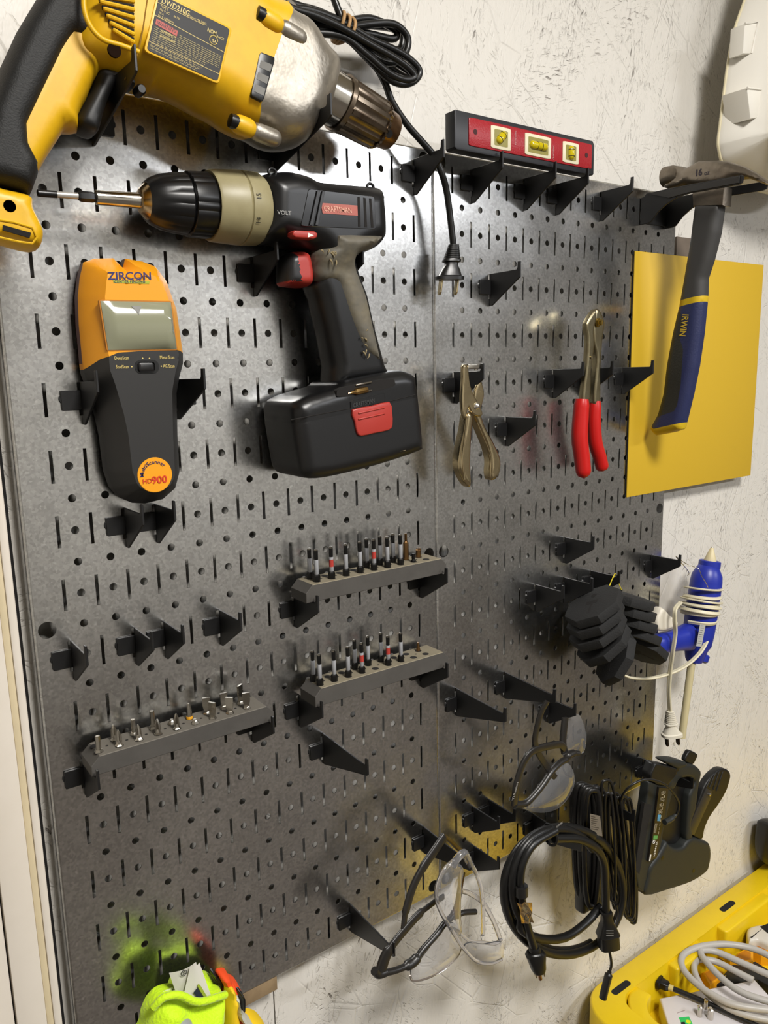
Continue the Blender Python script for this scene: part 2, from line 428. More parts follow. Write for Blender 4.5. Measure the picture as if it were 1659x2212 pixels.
# door casing on the left
tr = thing('trim_1', None, None, (-0.4, VB, 0), kind='structure')
mesh_obj('casing_bead', *box(-0.64, -6, -0.74, -0.40, VB, 0.02, 0.05), M_trim, tr, 40)
mesh_obj('casing_step', *box(-0.85, -6, -0.74, -0.645, VB, -0.03, 0.03), M_trim2, tr, 40)
mesh_obj('casing_board', *box(-1.72, -6, -0.74, -0.855, VB, 0.0, 0.02), M_trim, tr, 40)
dr = thing('door_1', None, None, (-10, VB, 0), kind='structure')
mesh_obj('door_slab', *box(-32, -6, -0.72, -1.79, VB - 0.3, 0.0, 0.03), M_trim, dr, 40)
mesh_obj('door_handle', *lathe([(0, 0.7), (0.15, 0.7), (0.2, 0.3), (1.2, 0.3), (1.5, 0.9), (2.1, 1.0), (2.4, 0.6)], (-29.5, 32, 0), (0, 0, 1), 20), mat('brushed_knob', 'b0a890', 0.3, 1.0), dr, 40)
struct('gap_shade_strip', *box(-2.0, -6, -0.748, -0.2, VB, -0.735, 0), M_dark)  # near-black strip standing in for the shade in the slit beside the casing

# ceiling lamps (housings and glowing diffusers)
def ceiling_lamp(name, loc, sx, sy, label, col):
    u, v, d = loc[0] / IN, (Z0 - loc[2]) / IN, -loc[1] / IN
    t = thing(name, label, 'lamp', (u, VT, d))
    a, b = sx / 2 / IN, sy / 2 / IN
    fU = lambda p, q, r: (u + p, r, d + q)
    mesh_obj('housing', *prism(rrect(-a - 1, -b - 1, a + 1, b + 1, 1.0), VT, VT + 1.6, 0.3, 2, fU), mat('lamp_white', 'e0ded8', 0.5), t)
    mesh_obj('diffuser', *prism(rrect(-a, -b, a, b, 0.8), VT + 1.55, VT + 1.95, 0.2, 2, fU), mat('diffuser_' + name, col, 0.5, emit=4.0), t)
ceiling_lamp('ceiling_light', LAMP1, 0.42, 0.42, 'square warm ceiling light above the workbench wall', 'fff0d8')
ceiling_lamp('strip_light', LAMP2, 1.10, 0.25, 'long cool strip light on the ceiling', 'f2f4ff')

# ------------------------------------------------------------------ the two steel pegboard panels
def panel(u0, name, label):
    t = thing(name, label, 'pegboard', (u0 + 8, 32, -0.75), 'steel pegboard panels')
    pts, edges, loops = [], [], []
    def spl(q):
        k = len(pts); pts.extend(q); n = len(q); edges.extend((k + a, k + (a + 1) % n) for a in range(n)); loops.append(q)
    a0, b0, a1, b1 = .085, .085, 15.885, 31.915; q = []
    for k in range(32): q.append((a0 + (a1 - a0) * k / 32, b0))
    for k in range(64): q.append((a1, b0 + (b1 - b0) * k / 64))
    for k in range(32): q.append((a1 - (a1 - a0) * k / 32, b1))
    for k in range(64): q.append((a0, b1 - (b1 - b0) * k / 64))
    spl(q)
    big = ((0.4, 0.4), (15.57, 0.4), (0.4, 16), (15.57, 16), (0.4, 31.55), (15.57, 31.55))
    for i in range(1, 15):
        for v in range(1, 32): spl(circ(i + 0.5, v, 0.125, 14))
    for i in range(1, 16):
        for v in range(1, 32, 2):
            q = []
            for k in range(5): q.append((i - .052, v - .5 + k / 5))
            for k in range(5): q.append((i + .052, v + .5 - k / 5))
            q.insert(5, (i - .052, v + .5)); q.append((i + .052, v - .5)); spl(q)
    for a, c in big: spl(circ(a, c, 0.27, 20))
    res = delaunay_2d_cdt([Vector(p) for p in pts], edges, [], 1, 1e-6)
    Q = np.array([tuple(p) for p in res[0]]); T = np.array([tuple(f) for f in res[2]]); cen = Q[T].mean(1)
    fx, fy_ = cen[:, 0], cen[:, 1]
    iu = np.clip(np.floor(fx), 1, 14) + .5; iv = np.clip(np.round(fy_), 1, 31); hole = np.hypot(fx - iu, fy_ - iv) < .122
    su = np.clip(np.round(fx), 1, 15); sv = np.clip(np.round((fy_ - 1) / 2) * 2 + 1, 1, 31); hole |= (abs(fx - su) < .0515) & (abs(fy_ - sv) < .499)
    for a, c in big: hole |= np.hypot(fx - a, fy_ - c) < .262
    T = T[~hole]; n = len(Q)
    V = [(u0 + p[0], p[1], 0.0) for p in Q] + [(u0 + p[0], p[1], -.036) for p in Q]
    F = [tuple(f) for f in T.tolist()] + [tuple(x + n for x in reversed(f)) for f in T.tolist()]; cnt = {}
    for f in T.tolist():
        for a, c in ((f[0], f[1]), (f[1], f[2]), (f[2], f[0])): cnt[(min(a, c), max(a, c))] = cnt.get((min(a, c), max(a, c)), 0) + 1
    F += [(a, c, c + n, a + n) for (a, c), k in cnt.items() if k == 1]
    mesh_obj('face_sheet', V, F, ZINC, t, 0, weld=True)
    # returns folded back to the wall, with a rounded fold
    def fold(f, L):
        prof = [(0.0, -0.75), (0.0, -0.09), (0.007, -0.055), (0.026, -0.026), (0.055, -0.007), (0.09, 0.0), (0.09, -0.036), (0.05, -0.06), (0.036, -0.09), (0.036, -0.75)]
        return join(prism(prof, 0, L, 0, 1, f))
    e = [fold(lambda a, b, c: (u0 + a, c, b), 32), fold(lambda a, b, c: (u0 + 15.97 - a, c, b), 32)]
    for q in e: mesh_obj('side_return', *q, ZINC, t, 30)
    for q in (fold(lambda a, b, c: (u0 + c, a, b), 15.97), fold(lambda a, b, c: (u0 + c, 32 - a, b), 15.97)): mesh_obj('end_return', *q, ZINC, t, 30)
    return t
panel(0.0, 'steel_pegboard', 'galvanized steel pegboard panel behind the two drills and the stud finder')
panel(15.975, 'steel_pegboard', 'galvanized steel pegboard panel behind the pliers and the coiled black cords')
o = mesh_obj('furring_strip', *box(0.3, 32.02, -0.73, 7.55, 32.62, -0.05, 0.03), M_wood, None, 40); tag(o, 'tan wooden strip peeking out under the bottom edge of the pegboard', 'wood strip')
o = mesh_obj('wood_plank', *box(32.25, 1.95, -0.73, 35.6, 14.2, -0.12, 0.03), mat('grey_plank', '6b5f53', 0.7, noise=0.5, nscale=25), None, 40); tag(o, 'grey-brown wood plank on the wall behind the yellow sheet', 'wood plank')

# ------------------------------------------------------------------ hooks
M_blk = mat('black_powder_coat', '161617', 0.42, bump=0.12, bscale=900)
HT = 0.075
def hook_meshes(kind, reach):
    if kind == 's': k = reach / 1.77; P = [(0.02, -0.52), (1.56 * k, -0.53), (1.61 * k, -0.60), (1.63 * k, -0.83), (1.77 * k, -0.83), (1.77 * k, -0.22), (0.16, 0.78), (0.02, 0.78)]
    else: k = reach / 3.15; P = [(0.02, -0.65), (2.92 * k, -0.52), (2.97 * k, -0.58), (2.99 * k, -0.80), (3.15 * k, -0.82), (3.15 * k, -0.22), (3.08 * k, -0.16), (0.1, 0.66), (0.02, 0.66)]
    out = {}
    loc = lambda a, b, c: (c * IN, -a * IN, -b * IN)            # (d, v, u) -> metres from the slot
    def me(name, VF):
        o = mesh_obj(name, VF[0], VF[1], M_blk, None, 30, local=True); mm = o.data; bpy.data.objects.remove(o); return mm
    out['arm'] = me('hook_arm', prism(P, -HT / 2, HT / 2, 0.015, 1, loc))
    l2 = lambda a, b, c: (a * IN, -c * IN, -b * IN)             # (u, v, d)
    for s in (-1, 1):
        out['tab%d' % s] = me('hook_tab', prism(rrect(min(s * 0.03, s * 0.62), -0.27, max(s * 0.03, s * 0.62), 0.33, 0.04, 2), 0.015, 0.09, 0.012, 1, l2))
        out['peg%d' % s] = me('hook_peg', prism(rrect(s * 0.5 - 0.115 + s * 0.06, -0.14, s * 0.5 + 0.115 + s * 0.06, 0.1, 0.1, 4), -0.12, 0.05, 0.01, 1, l2))
    return out
HM = {}
def hook(u, v, label, kind='s', reach=None, side=-1, group='black pegboard hooks'):
    reach = reach or (1.77 if kind == 's' else 3.15)
    key = (kind, reach)
    if key not in HM: HM[key] = hook_meshes(kind, reach)
    h = HM[key]
    if u > 16: u -= 0.035
    u += 0.06
    t = thing('pegboard_hook', label, 'hook', (u, v, 0), group)
    link('arm', h['arm'], t); link('mounting_tab', h['tab%d' % side], t); link('locating_peg', h['peg%d' % side], t)
    return t
hook(3, 1, 'long black hook under the trigger of the yellow drill', 'l', 4.0, 1)
hook(9, 1, 'long black hook under the metal gearbox of the yellow drill', 'l', 3.65)
hook(15, 1, 'short black hook with the drill cord hanging over it, left of the spirit level')
hook(18, 1, 'short black hook under the left vial of the red spirit level')
hook(21, 1, 'short black hook under the middle of the red spirit level, right of its centre vial')
hook(23, 1, 'short black hook under the right end of the red spirit level')
hook(26, 1, 'empty short black hook between the spirit level and the hammer')
hook(8, 5, 'short black hook in front of the red trigger of the cordless drill')
hook(11, 5, 'short black hook behind the grip of the cordless drill', 's', 2.25, 1)
hook(19, 5, 'empty short black hook right of the dangling two-prong drill plug')
hook(2, 9, 'short black hook on the left side of the yellow stud finder')
hook(5, 9, 'short black hook on the right side of the yellow stud finder', 's', 2.35, 1)
hook(3, 13, 'left one of the two black hooks under the stud finder')
hook(4, 13, 'right one of the two black hooks under the stud finder')
hook(17, 9, 'short black hook holding the chrome hole punch pliers')
hook(20, 11, 'empty short black hook right of the chrome hole punch pliers')
hook(23, 9, 'short black hook left of the red-handled cutters')
hook(25, 9, 'short black hook behind the steel shanks of the red-handled cutters')
hook(28, 9, 'empty short black hook in front of the left edge of the yellow sheet')
hook(24, 17, 'empty short black hook below the red-handled cutters')
hook(22, 19, 'leftmost of the three black hooks above the string of black blocks')
hook(24, 19, 'middle one of the three black hooks above the string of black blocks')
hook(26, 19, 'black hook carrying the yellow string of the black blocks')
hook(31, 19, 'black hook carrying the wire loop of the blue glue gun')
hook(9, 17, 'hook at the left end of the upper grey bit block')
hook(15, 17, 'hook at the right end of the upper grey bit block')
hook(9, 21, 'hook at the left end of the middle grey bit block')
hook(15, 21, 'hook at the right end of the middle grey bit block')
hook(1, 21, 'hook at the left end of the lowest grey bit block')
hook(7, 21, 'hook at the right end of the lowest grey bit block')
hook(1, 17, 'empty hook just below the big round hole at the left edge of the pegboard')
hook(3, 17, 'left one of two adjoining empty hooks above the lowest bit block')
hook(4, 17, 'right one of two adjoining empty hooks above the lowest bit block')
hook(6, 17, 'single empty hook left of the upper bit block')
hook(10, 23, 'empty long black hook below the middle bit block', 'l')
hook(17, 23, 'empty long black hook just right of the panel seam', 'l')
hook(20, 23, 'long black hook above the hanging dark-framed safety glasses', 'l')
hook(23, 25, 'short black hook behind the long one holding dark-framed safety glasses')
hook(18, 29, 'left one of two empty hooks side by side below the dark-framed safety glasses')
hook(19, 29, 'right one of two empty hooks side by side below the dark-framed safety glasses')
hook(15, 29, 'long black hook holding the clear safety glasses at the panel seam', 'l')
hook(18, 31, 'empty short hook at the bottom pegboard edge beside the clear safety glasses')
hook(22, 31, 'long black hook inside the top of the coiled thick power cord', 'l')
hook(26, 31, 'long black hook carrying the bundle of thin black cords', 'l')
hook(31, 31, 'long black hook the staple gun hangs on', 'l')
hook(11, 31, 'empty long black hook at the bottom edge of the left pegboard panel', 'l')
# ------------------------------------------------------------------ shared materials
M_yel = mat('drill_yellow', 'e2b113', 0.42, noise=0.25, nscale=70, col2='a87c10', bump=0.08, bscale=700)
M_rub = mat('black_rubber', '121211', 0.65, bump=0.25, bscale=900)
M_bpl = mat('black_plastic', '0e0e0f', 0.35, bump=0.1, bscale=700)
M_alu = mat('cast_aluminium', 'b3aca0', 0.42, 0.9, noise=0.35, nscale=45, col2='7d766a', bump=0.25, bscale=300, rnoise=0.1)
M_stl = mat('polished_steel', 'cfcac0', 0.18, 1.0, rnoise=0.08)
M_chk = mat('worn_chuck_steel', '8d8070', 0.3, 1.0, noise=0.7, nscale=60, col2='5c4636')
M_lbl = mat('label_black', '111013', 0.55)
M_ink = mat('print_cream', 'd8c173', 0.5)
M_wht = mat('print_white', 'e8e4da', 0.5)
M_redp = mat('red_plastic', 'a8352d', 0.38)
M_cord = mat('black_cord_pvc', '141413', 0.33)
M_prong = mat('plug_prong_metal', 'c8b890', 0.25, 1.0)
def rad(x, y, d, px): return abs(at(x, y + px, d)[1] - at(x, y, d)[1])
def ofs(pts): return [at(*p) for p in pts]
def lathe_mod(prof, o, ax, n, mod):
    o = np.array(o, float); ax = nrm(ax); a = nrm(np.cross(ax, (0, 0, 1.0))); b = np.cross(ax, a); V, F = [], []
    for i, (t, r) in enumerate(prof):
        for k in range(n):
            th = 2 * math.pi * k / n; rr = r * mod(th, t); V.append(tuple(o + ax * t + (a * math.cos(th) + b * math.sin(th)) * rr))
    for i in range(len(prof) - 1):
        for k in range(n): F.append((i * n + k, i * n + (k + 1) % n, (i + 1) * n + (k + 1) % n, (i + 1) * n + k))
    F += [tuple(range(n - 1, -1, -1)), tuple((len(prof) - 1) * n + k for k in range(n))]
    return V, F
def capsule(a, b, r, n=14, k=4):
    a, b = np.array(a, float), np.array(b, float); L = np.linalg.norm(b - a)
    prof = [(r - r * math.cos(math.pi / 2 * i / k), r * math.sin(math.pi / 2 * i / k) + 1e-4) for i in range(k + 1)]
    prof += [(L - r + r * math.sin(math.pi / 2 * i / k), r * math.cos(math.pi / 2 * i / k) + 1e-4) for i in range(k + 1)]
    return lathe(prof, a, b - a, n)
def plug_two(t, o, down, side, face, s, mbody, mprong, relief=0.55, bl=0.62, pl=0.55, name='plug', grip=True):
    """two-prong mains plug: o = top of the strain relief, down/side/face unit directions in uvd, s = scale"""
    o, dn, sd, fc = np.array(o, float), nrm(down), nrm(side), nrm(face)
    def ring(y, w, th, p=3.0): return sell(o + dn * y * s, sd, fc, w * s, th * s, p, 24)
    secs = []; y = 0
    for k in range(7):
        yy = relief * k / 7; w = 0.14 + 0.012 * k
        secs += [ring(yy, w * 0.8, w * 0.72), ring(yy + 0.012, w * 1.12, w), ring(yy + 0.055, w * 1.12, w), ring(yy + 0.065, w * 0.8, w * 0.72)]
    y = relief
    secs += [ring(y, 0.24, 0.19), ring(y + 0.03, 0.28, 0.2), ring(y + 0.09, 0.28, 0.2), ring(y + 0.12, 0.2, 0.17), ring(y + 0.2, 0.2, 0.17), ring(y + 0.34, 0.29, 0.2), ring(y + 0.5, 0.36, 0.22), ring(y + 0.53, 0.44, 0.26), ring(y + bl, 0.44, 0.26)]
    p = mesh_obj(name, *loft(secs), mbody, t, 35)
    for q in (-1, 1):
        f = fr(o + dn * (y + bl - 0.03) * s + sd * q * 0.2 * s, sd * s, dn * s, fc * s)
        pts = [(-0.125, 0), (0.125, 0), (0.125, pl - 0.08), (0.06, pl), (-0.06, pl), (-0.125, pl - 0.08)]
        f2 = fr(o + dn * (y + bl - 0.03) * s + sd * q * 0.25 * s, fc * s, dn * s, sd * s)
        mesh_obj('prong', *prism(pts, -0.03, 0.03, 0.01, 1, f2 if not grip else f2), mprong, p, 30)
    return p

# ------------------------------------------------------------------ yellow corded drill
DC = 1.9
drill = thing('corded_drill', 'yellow corded power drill with black grip and metal keyed chuck', 'drill', (6, 5, DC))
seamp = [(612, 36), (601, 71), (592, 124), (566, 223), (548, 300)]
outl = [(300, 192), (270, 176), (200, 165), (150, 130), (140, 60), (160, -10), (190, -75), (270, -105), (400, -85), (510, -40), (560, 0), (600, 12), (612, 30), (640, 44), (663, 66), (681, 92), (693, 106), (712, 124), (722, 151), (719, 185), (709, 225), (692, 262), (678, 282), (660, 303), (634, 321), (600, 326), (570, 318), (545, 303), (520, 295), (490, 280), (462, 262), (430, 246), (380, 219), (335, 201), (315, 203)]
outl = curve2(ofs([(x, y, DC) for x, y in outl]), 3)
def hbody(q, x):
    u = q[0]; h = 1.36
    if u > at(640, 180, DC)[0]: h = 1.36 - 0.25 * min(1, (u - at(640, 180, DC)[0]) / 1.3)
    return DC + h * math.sqrt(max(0, 1 - (1 - min(x / 1.0, 1)) ** 2))
cutl = [at(x, y, DC + e) for (x, y), e in zip([(622, 5)] + seamp + [(540, 330)], (0, .5, 1.0, 1.36, 1.3, .35, 0))]
V, F = inflate(outl, None, dome(DC, DC - 1.36, 1.0), 0.16, [cutl], hfun=hbody)
def right_of_seam(c):
    v = c[1]
    for (u0, v0), (u1, v1) in zip(cutl[:-1], cutl[1:]):
        if v0 <= v <= v1: return c[0] > u0 + (u1 - u0) * (v - v0) / (v1 - v0 + 1e-9)
    return c[0] > cutl[-1][0]
gear, hous = split([('gearbox', M_alu, right_of_seam), ('housing', M_yel, lambda c: True)], V, F, drill, 45)
# handle: yellow core, black overmould, yellow foot
core = ofs([(x, y, DC) for x, y in [(165, 0), (110, 30), (30, 200), (-20, 330), (-30, 400), (30, 420), (66, 402), (81, 373), (100, 340), (134, 287), (165, 288), (164, 256), (181, 224), (197, 186), (213, 160), (262, 176), (270, 120), (230, 60), (200, 0)]])
mesh_obj('handle_core', *inflate(core, dome(DC, DC + 0.82, 0.45), dome(DC, DC - 0.82, 0.45), 0.14), M_yel, drill, 50)
over = ofs([(x, y, DC) for x, y in [(178, -60), (172, 0), (179, 45), (196, 80), (224, 104), (218, 123), (148, 104), (127, 137), (54, 289), (57, 325), (80, 372), (60, 428), (0, 412), (-55, 402), (-58, 340), (-40, 250), (0, 148), (36, 70), (81, -5), (115, -85)]])
mesh_obj('overmould_grip', *inflate(over, dome(DC + 0.1, DC + 1.02, 0.35), dome(DC - 0.1, DC - 1.0, 0.35), 0.13), M_rub, drill, 50)
foot = curve2(ofs([(x, y, DC) for x, y in [(-70, 400), (0, 412), (60, 428), (66, 455), (78, 480), (88, 506), (84, 532), (66, 544), (0, 528), (-70, 508)]]), 3)
ft = mesh_obj('handle_foot', *inflate(foot, dome(DC, DC + 0.85, 0.3), dome(DC, DC - 0.85, 0.3), 0.12), M_yel, drill, 50)
mesh_obj('foot_slot', *prism(ofs([(6, 486, DC + .85), (67, 503, DC + .85), (64, 514, DC + .85), (6, 497, DC + .85)]), DC + 0.8, DC + 0.865, 0, 1), M_dark, ft, 0)
mesh_obj('screw_recess', *prism(circ(*at(20, 446, DC + .8), 0.17, 16), DC + 0.7, DC + 0.85, 0.02, 1), mat('recess_shade_olive', '2a2008', 0.95, spec=0.1), ft, 30)  # flush disc, its dark colour paints the shade of a screw recess
mesh_obj('foot_rim', *tube([at3(x, y, DC + 0.86) for x, y in [(-30, 470), (30, 480), (70, 492), (80, 512), (70, 526), (40, 522), (-30, 506)]], 0.03, 6), M_yel, ft, 40)
# trigger and lock button
tg = curve2(ofs([(x, y, DC) for x, y in [(208, 157), (232, 160), (276, 178), (282, 196), (262, 190), (243, 196), (229, 216), (216, 250), (205, 290), (192, 294), (170, 284), (160, 262), (188, 206), (199, 172)]]), 3)
mesh_obj('trigger', *inflate(tg, dome(DC + 0.2, DC + 0.62, 0.2), dome(DC - 0.2, DC - 0.6, 0.2), 0.1, offs=(0.02, 0.06, 0.12)), mat('trigger_black', '131313', 0.5, bump=0.1, bscale=600), drill, 50)
mesh_obj('lock_button', *lathe([(0, 0.14), (0.3, 0.14), (0.36, 0.1)], at3(297, 200, DC + 0.55), (0, 0, 1), 16), M_bpl, drill, 40)
# cooling slots: flat dark bars painting in the shade of the openings
for k in range(5):
    x0, y0 = 212 + 7 * k, -4 + 15 * k
    q = [(x0 + 2, y0), (x0 + 78 - 7 * k, y0 + 14 + 3 * k), (x0 + 77 - 7 * k, y0 + 22 + 3 * k), (x0 + 3, y0 + 8)]
    mesh_obj('vent_slot', *prism(ofs([(x, y, DC + 1.37) for x, y in q]), DC + 1.30, DC + 1.375, 0, 1), M_dark, hous, 0)
for k in range(6):
    x0, y0 = 208 + 7 * k, -12 + 15 * k
    a, b = at3(x0, y0, DC + 1.38), at3(x0 + 84 - 7 * k, y0 + 15 + 3 * k, DC + 1.38)
    mesh_obj('vent_rib', *capsule(a, b, 0.055, 8, 3), M_yel, hous, 40)
mesh_obj('vent_rim', *tube(smooth_path([at3(x, y, DC + 1.34) for x, y in [(181, -40), (182, 20), (196, 58), (222, 85), (262, 98), (300, 112)]], 5), 0.07, 8), M_yel, hous, 50)
mesh_obj('screw_recess', *prism(circ(*at(247, 109, DC + 1.35), 0.17, 18), DC + 1.30, DC + 1.372, 0, 1), mat('recess_shade_brown', '1c1008', 0.95, spec=0.1), hous, 0)  # recess shade painted as a dark flush disc
mesh_obj('housing_seam', *tube([at3(x, y, DC + 1.355) for x, y in [(322, -30), (309, 60), (300, 108), (288, 140), (270, 172)]], 0.02, 6), mat('seam_brown', '8a6410', 0.6), hous, 0)
# rating plate
dl = DC + 1.41
def quad_map(c, d):                        # bilinear map over a traced quadrilateral
    A, B, C2, D2 = [np.array(at3(x, y, d)) for x, y in c]
    return lambda s, t: tuple((A * (1 - s) + B * s) * (1 - t) + (D2 * (1 - s) + C2 * s) * t)
Q = quad_map([(345, -14), (497, 62), (470, 176), (317, 108)], dl)
mesh_obj('plate_frame', *prism([Q(s, t)[:2] for s, t in rrect(-0.03, -0.035, 1.03, 1.035, 0.06)], DC + 1.3, dl - 0.01, 0.02, 2), M_yel, hous, 40)
pl = mesh_obj('rating_plate', *prism([Q(s, t)[:2] for s, t in rrect(0.0, 0.0, 1.0, 1.0, 0.05)], DC + 1.3, dl, 0.008, 1), M_lbl, drill, 30)
def ql(s0, t0, s1, t1, w, material, nm='print_line'):
    a, b = np.array(Q(s0, t0)), np.array(Q(s1, t1)); n = nrm(np.cross(b - a, (0, 0, 1))) * w / 2; z = np.array([0, 0, 0.006])
    return [tuple(a - n + z), tuple(b - n + z), tuple(b + n + z), tuple(a + n + z)], [(0, 1, 2, 3)]
exl = np.array(Q(1, 0.3)) - np.array(Q(0, 0.3)); eyl = np.array(Q(0, 0)) - np.array(Q(0, 1)); Wl, Hl = np.linalg.norm(exl), np.linalg.norm(eyl)
lines = [ql(0.0, 0.155, 0.64, 0.155, 0.012, M_ink), ql(0.0, 0.38, 1.0, 0.45, 0.014, M_ink), ql(0.0, 0.84, 1.0, 0.86, 0.012, M_ink)]
mesh_obj('plate_rules', *join(*lines), M_ink, pl, 0, solid=False)
def ptxt(s, t, str_, size, mt=M_ink, **k): return text('plate_text', str_, size, Q(s, t), exl, eyl, mt, pl, lift=0.008, **k)
ptxt(0.04, 0.135, 'DWD210G', 0.20, bold=0.012, squeeze=0.82)
ptxt(0.345, 0.145, '1/2" (13mm) VSR DRILL', 0.085, squeeze=0.8)
ptxt(0.04, 0.215, 'TYPE 2', 0.085, squeeze=0.85); ptxt(0.04, 0.27, '120 V AC      60 Hz', 0.08, squeeze=0.85); ptxt(0.04, 0.325, '10 A', 0.08, squeeze=0.85)
ptxt(0.04, 0.375, 'No 0-12000/min', 0.075, squeeze=0.85)
ptxt(0.70, 0.235, 'NOM', 0.15, bold=0.01, squeeze=0.75); ptxt(0.84, 0.255, 'ANCE', 0.085)
ptxt(0.795, 0.375, 'SA', 0.12, bold=0.01); mesh_obj('approval_ring', *tube([tuple(np.array(Q(0.815, 0.33)) + nrm(exl) * 0.115 * math.cos(t) + nrm(eyl) * 0.115 * math.sin(t) + np.array([0, 0, 0.006])) for t in np.linspace(0, 6.0, 24)], 0.011, 5), M_ink, pl, 0)
mesh_obj('warning_patch', [Q(0.03, 0.425), Q(0.33, 0.46), Q(0.33, 0.56), Q(0.03, 0.525)], [(0, 1, 2, 3)], mat('warning_red', 'b0483c', 0.5), pl, 0, solid=False).data.transform(Matrix.Translation((0, -0.0002, 0)))
ptxt(0.05, 0.515, '\u25b2 WARNING' if False else 'WARNING', 0.135, M_lbl, bold=0.012, squeeze=0.8)
rng = random.Random(3)
fine = []
for r in range(14):
    t = 0.50 + r * 0.034; s = 0.36 if r < 2 else 0.03; end = 0.97 if r < 7 else 0.80 - 0.02 * (r - 7)
    if r in (10, 11): t += 0.015
    while s < end:
        w = rng.uniform(0.025, 0.075); fine.append(ql(s, t + 0.05 * s, min(s + w, end), t + 0.05 * (s + w), 0.020, M_ink)); s += w + 0.014
mesh_obj('fine_print', *join(*fine), mat('print_dim', '8f8150', 0.5), pl, 0, solid=False)
ptxt(0.12, 0.60, 'ADVERTENCIA', 0.075, bold=0.008, squeeze=0.8); ptxt(0.12, 0.69, 'AVERTISSEMENT', 0.07, bold=0.008, squeeze=0.8)
# front louvre window
Qv = quad_map([(559, 113), (593, 126), (566, 222), (539, 208)], DC + 1.30)
lw = mesh_obj('louvre_window', *prism([Qv(s, t)[:2] for s, t in rrect(0, 0, 1, 1, 0.12)], DC + 0.6, DC + 1.385, 0.03, 2), M_bpl, hous, 40)
for k in range(3): mesh_obj('louvre_opening', *prism([Qv(s, t)[:2] for s, t in [(0.15, 0.18 + 0.27 * k), (0.9, 0.18 + 0.27 * k), (0.9, 0.34 + 0.27 * k), (0.15, 0.34 + 0.27 * k)]], DC + 1.3, DC + 1.392, 0, 1), mat('louvre_grey', '5d5a54', 0.3, 0.6), hous, 0)
# screw bosses
for (a, b, c, dd) in (((556, 30), (612, 62), (660, 90), DC + 1.28), ((498, 262), (553, 284), (606, 304), DC + 1.2), ((520, -30), (580, -10), (640, 30), DC - 0.9)):
    mesh_obj('screw_boss', *capsule(at3(*a, dd), at3(*b, dd), 0.27), M_yel, hous, 50)
    mesh_obj('screw_boss', *capsule(np.array(at3(*b, dd)) - 0.2 * nrm(np.array(at3(*c, dd)) - at3(*b, dd)), at3(*c, dd - 0.08), 0.255), M_alu, gear, 50)
    ax = nrm(np.array(at3(*b, dd)) - at3(*a, dd)); o = np.array(at3(*a, dd)) - ax * 0.06 + np.array([0, 0, 0.05])
    mesh_obj('screw_head', *lathe([(0, 0.1), (0.02, 0.19), (0.1, 0.2), (0.3, 0.2)], o, ax, 16), M_bpl, hous, 40)
# chuck
A, B = np.array(at3(712, 209, DC)), np.array(at3(846, 287, DC)); ax = nrm(B - A)
tt = lambda x, y: float((np.array(at3(x, y, DC)) - A) @ ax)
r1 = rad(735, 224, DC, 59); t1, t2, t3 = tt(737, 224), tt(816, 270), tt(847, 287)
mesh_obj('spindle_collar', *lathe([(-0.6, r1 * 0.98), (t1 - 0.12, r1 * 0.98), (t1 - 0.1, r1 * 0.94)], A, ax, 40), M_stl, drill, 40)
ck = mesh_obj('keyed_chuck', *lathe_mod([(t1 - 0.1, r1 * 0.9), (t1 - 0.1, r1 * 1.07), (t1 + 0.05, r1 * 1.07), (t1 + 0.07, r1 * 0.98), (t1 + 0.1, r1 * 1.03), (t2 - 0.12, r1 * 0.97), (t2 - 0.06, r1 * 0.93), (t2, r1 * 0.9)], A, ax, 72, lambda th, t: 1.0 if t < t1 + 0.08 else 1 - 0.07 * (abs(((th * 12 / (2 * math.pi)) % 1) - 0.5) < 0.18)), M_chk, drill, 35)
mesh_obj('gear_teeth', *lathe_mod([(t2 - 0.02, r1 * 0.8), (t2 - 0.02, r1 * 0.98), (t2 + 0.1, r1 * 0.9), (t2 + 0.1, r1 * 0.7)], A, ax, 120, lambda th, t: 1.0 if (th * 30 / (2 * math.pi)) % 1 < 0.5 else 0.93), M_chk, ck, 30)
mesh_obj('chuck_nose', *lathe([(t2, r1 * 0.82), (t3 - 0.08, r1 * 0.72), (t3 - 0.01, r1 * 0.66), (t3 + 0.02, r1 * 0.58), (t3, r1 * 0.25), (t3 - 0.3, r1 * 0.22)], A, ax, 36), mat('nose_bronze', '8a6a4c', 0.28, 1.0, noise=0.6, nscale=50, col2='4f3a28'), ck, 40)
kh = A + ax * (t2 + 0.16) + nrm(np.cross(ax, (0, 0, 1))) * (-r1 * 0.42) + np.array([0, 0, r1 * 0.62])
mesh_obj('key_hole', *lathe([(0, 0.13), (0.08, 0.13)], kh, nrm(kh - (A + ax * (t2 + 0.16))), 14), M_dark, ck, 0)
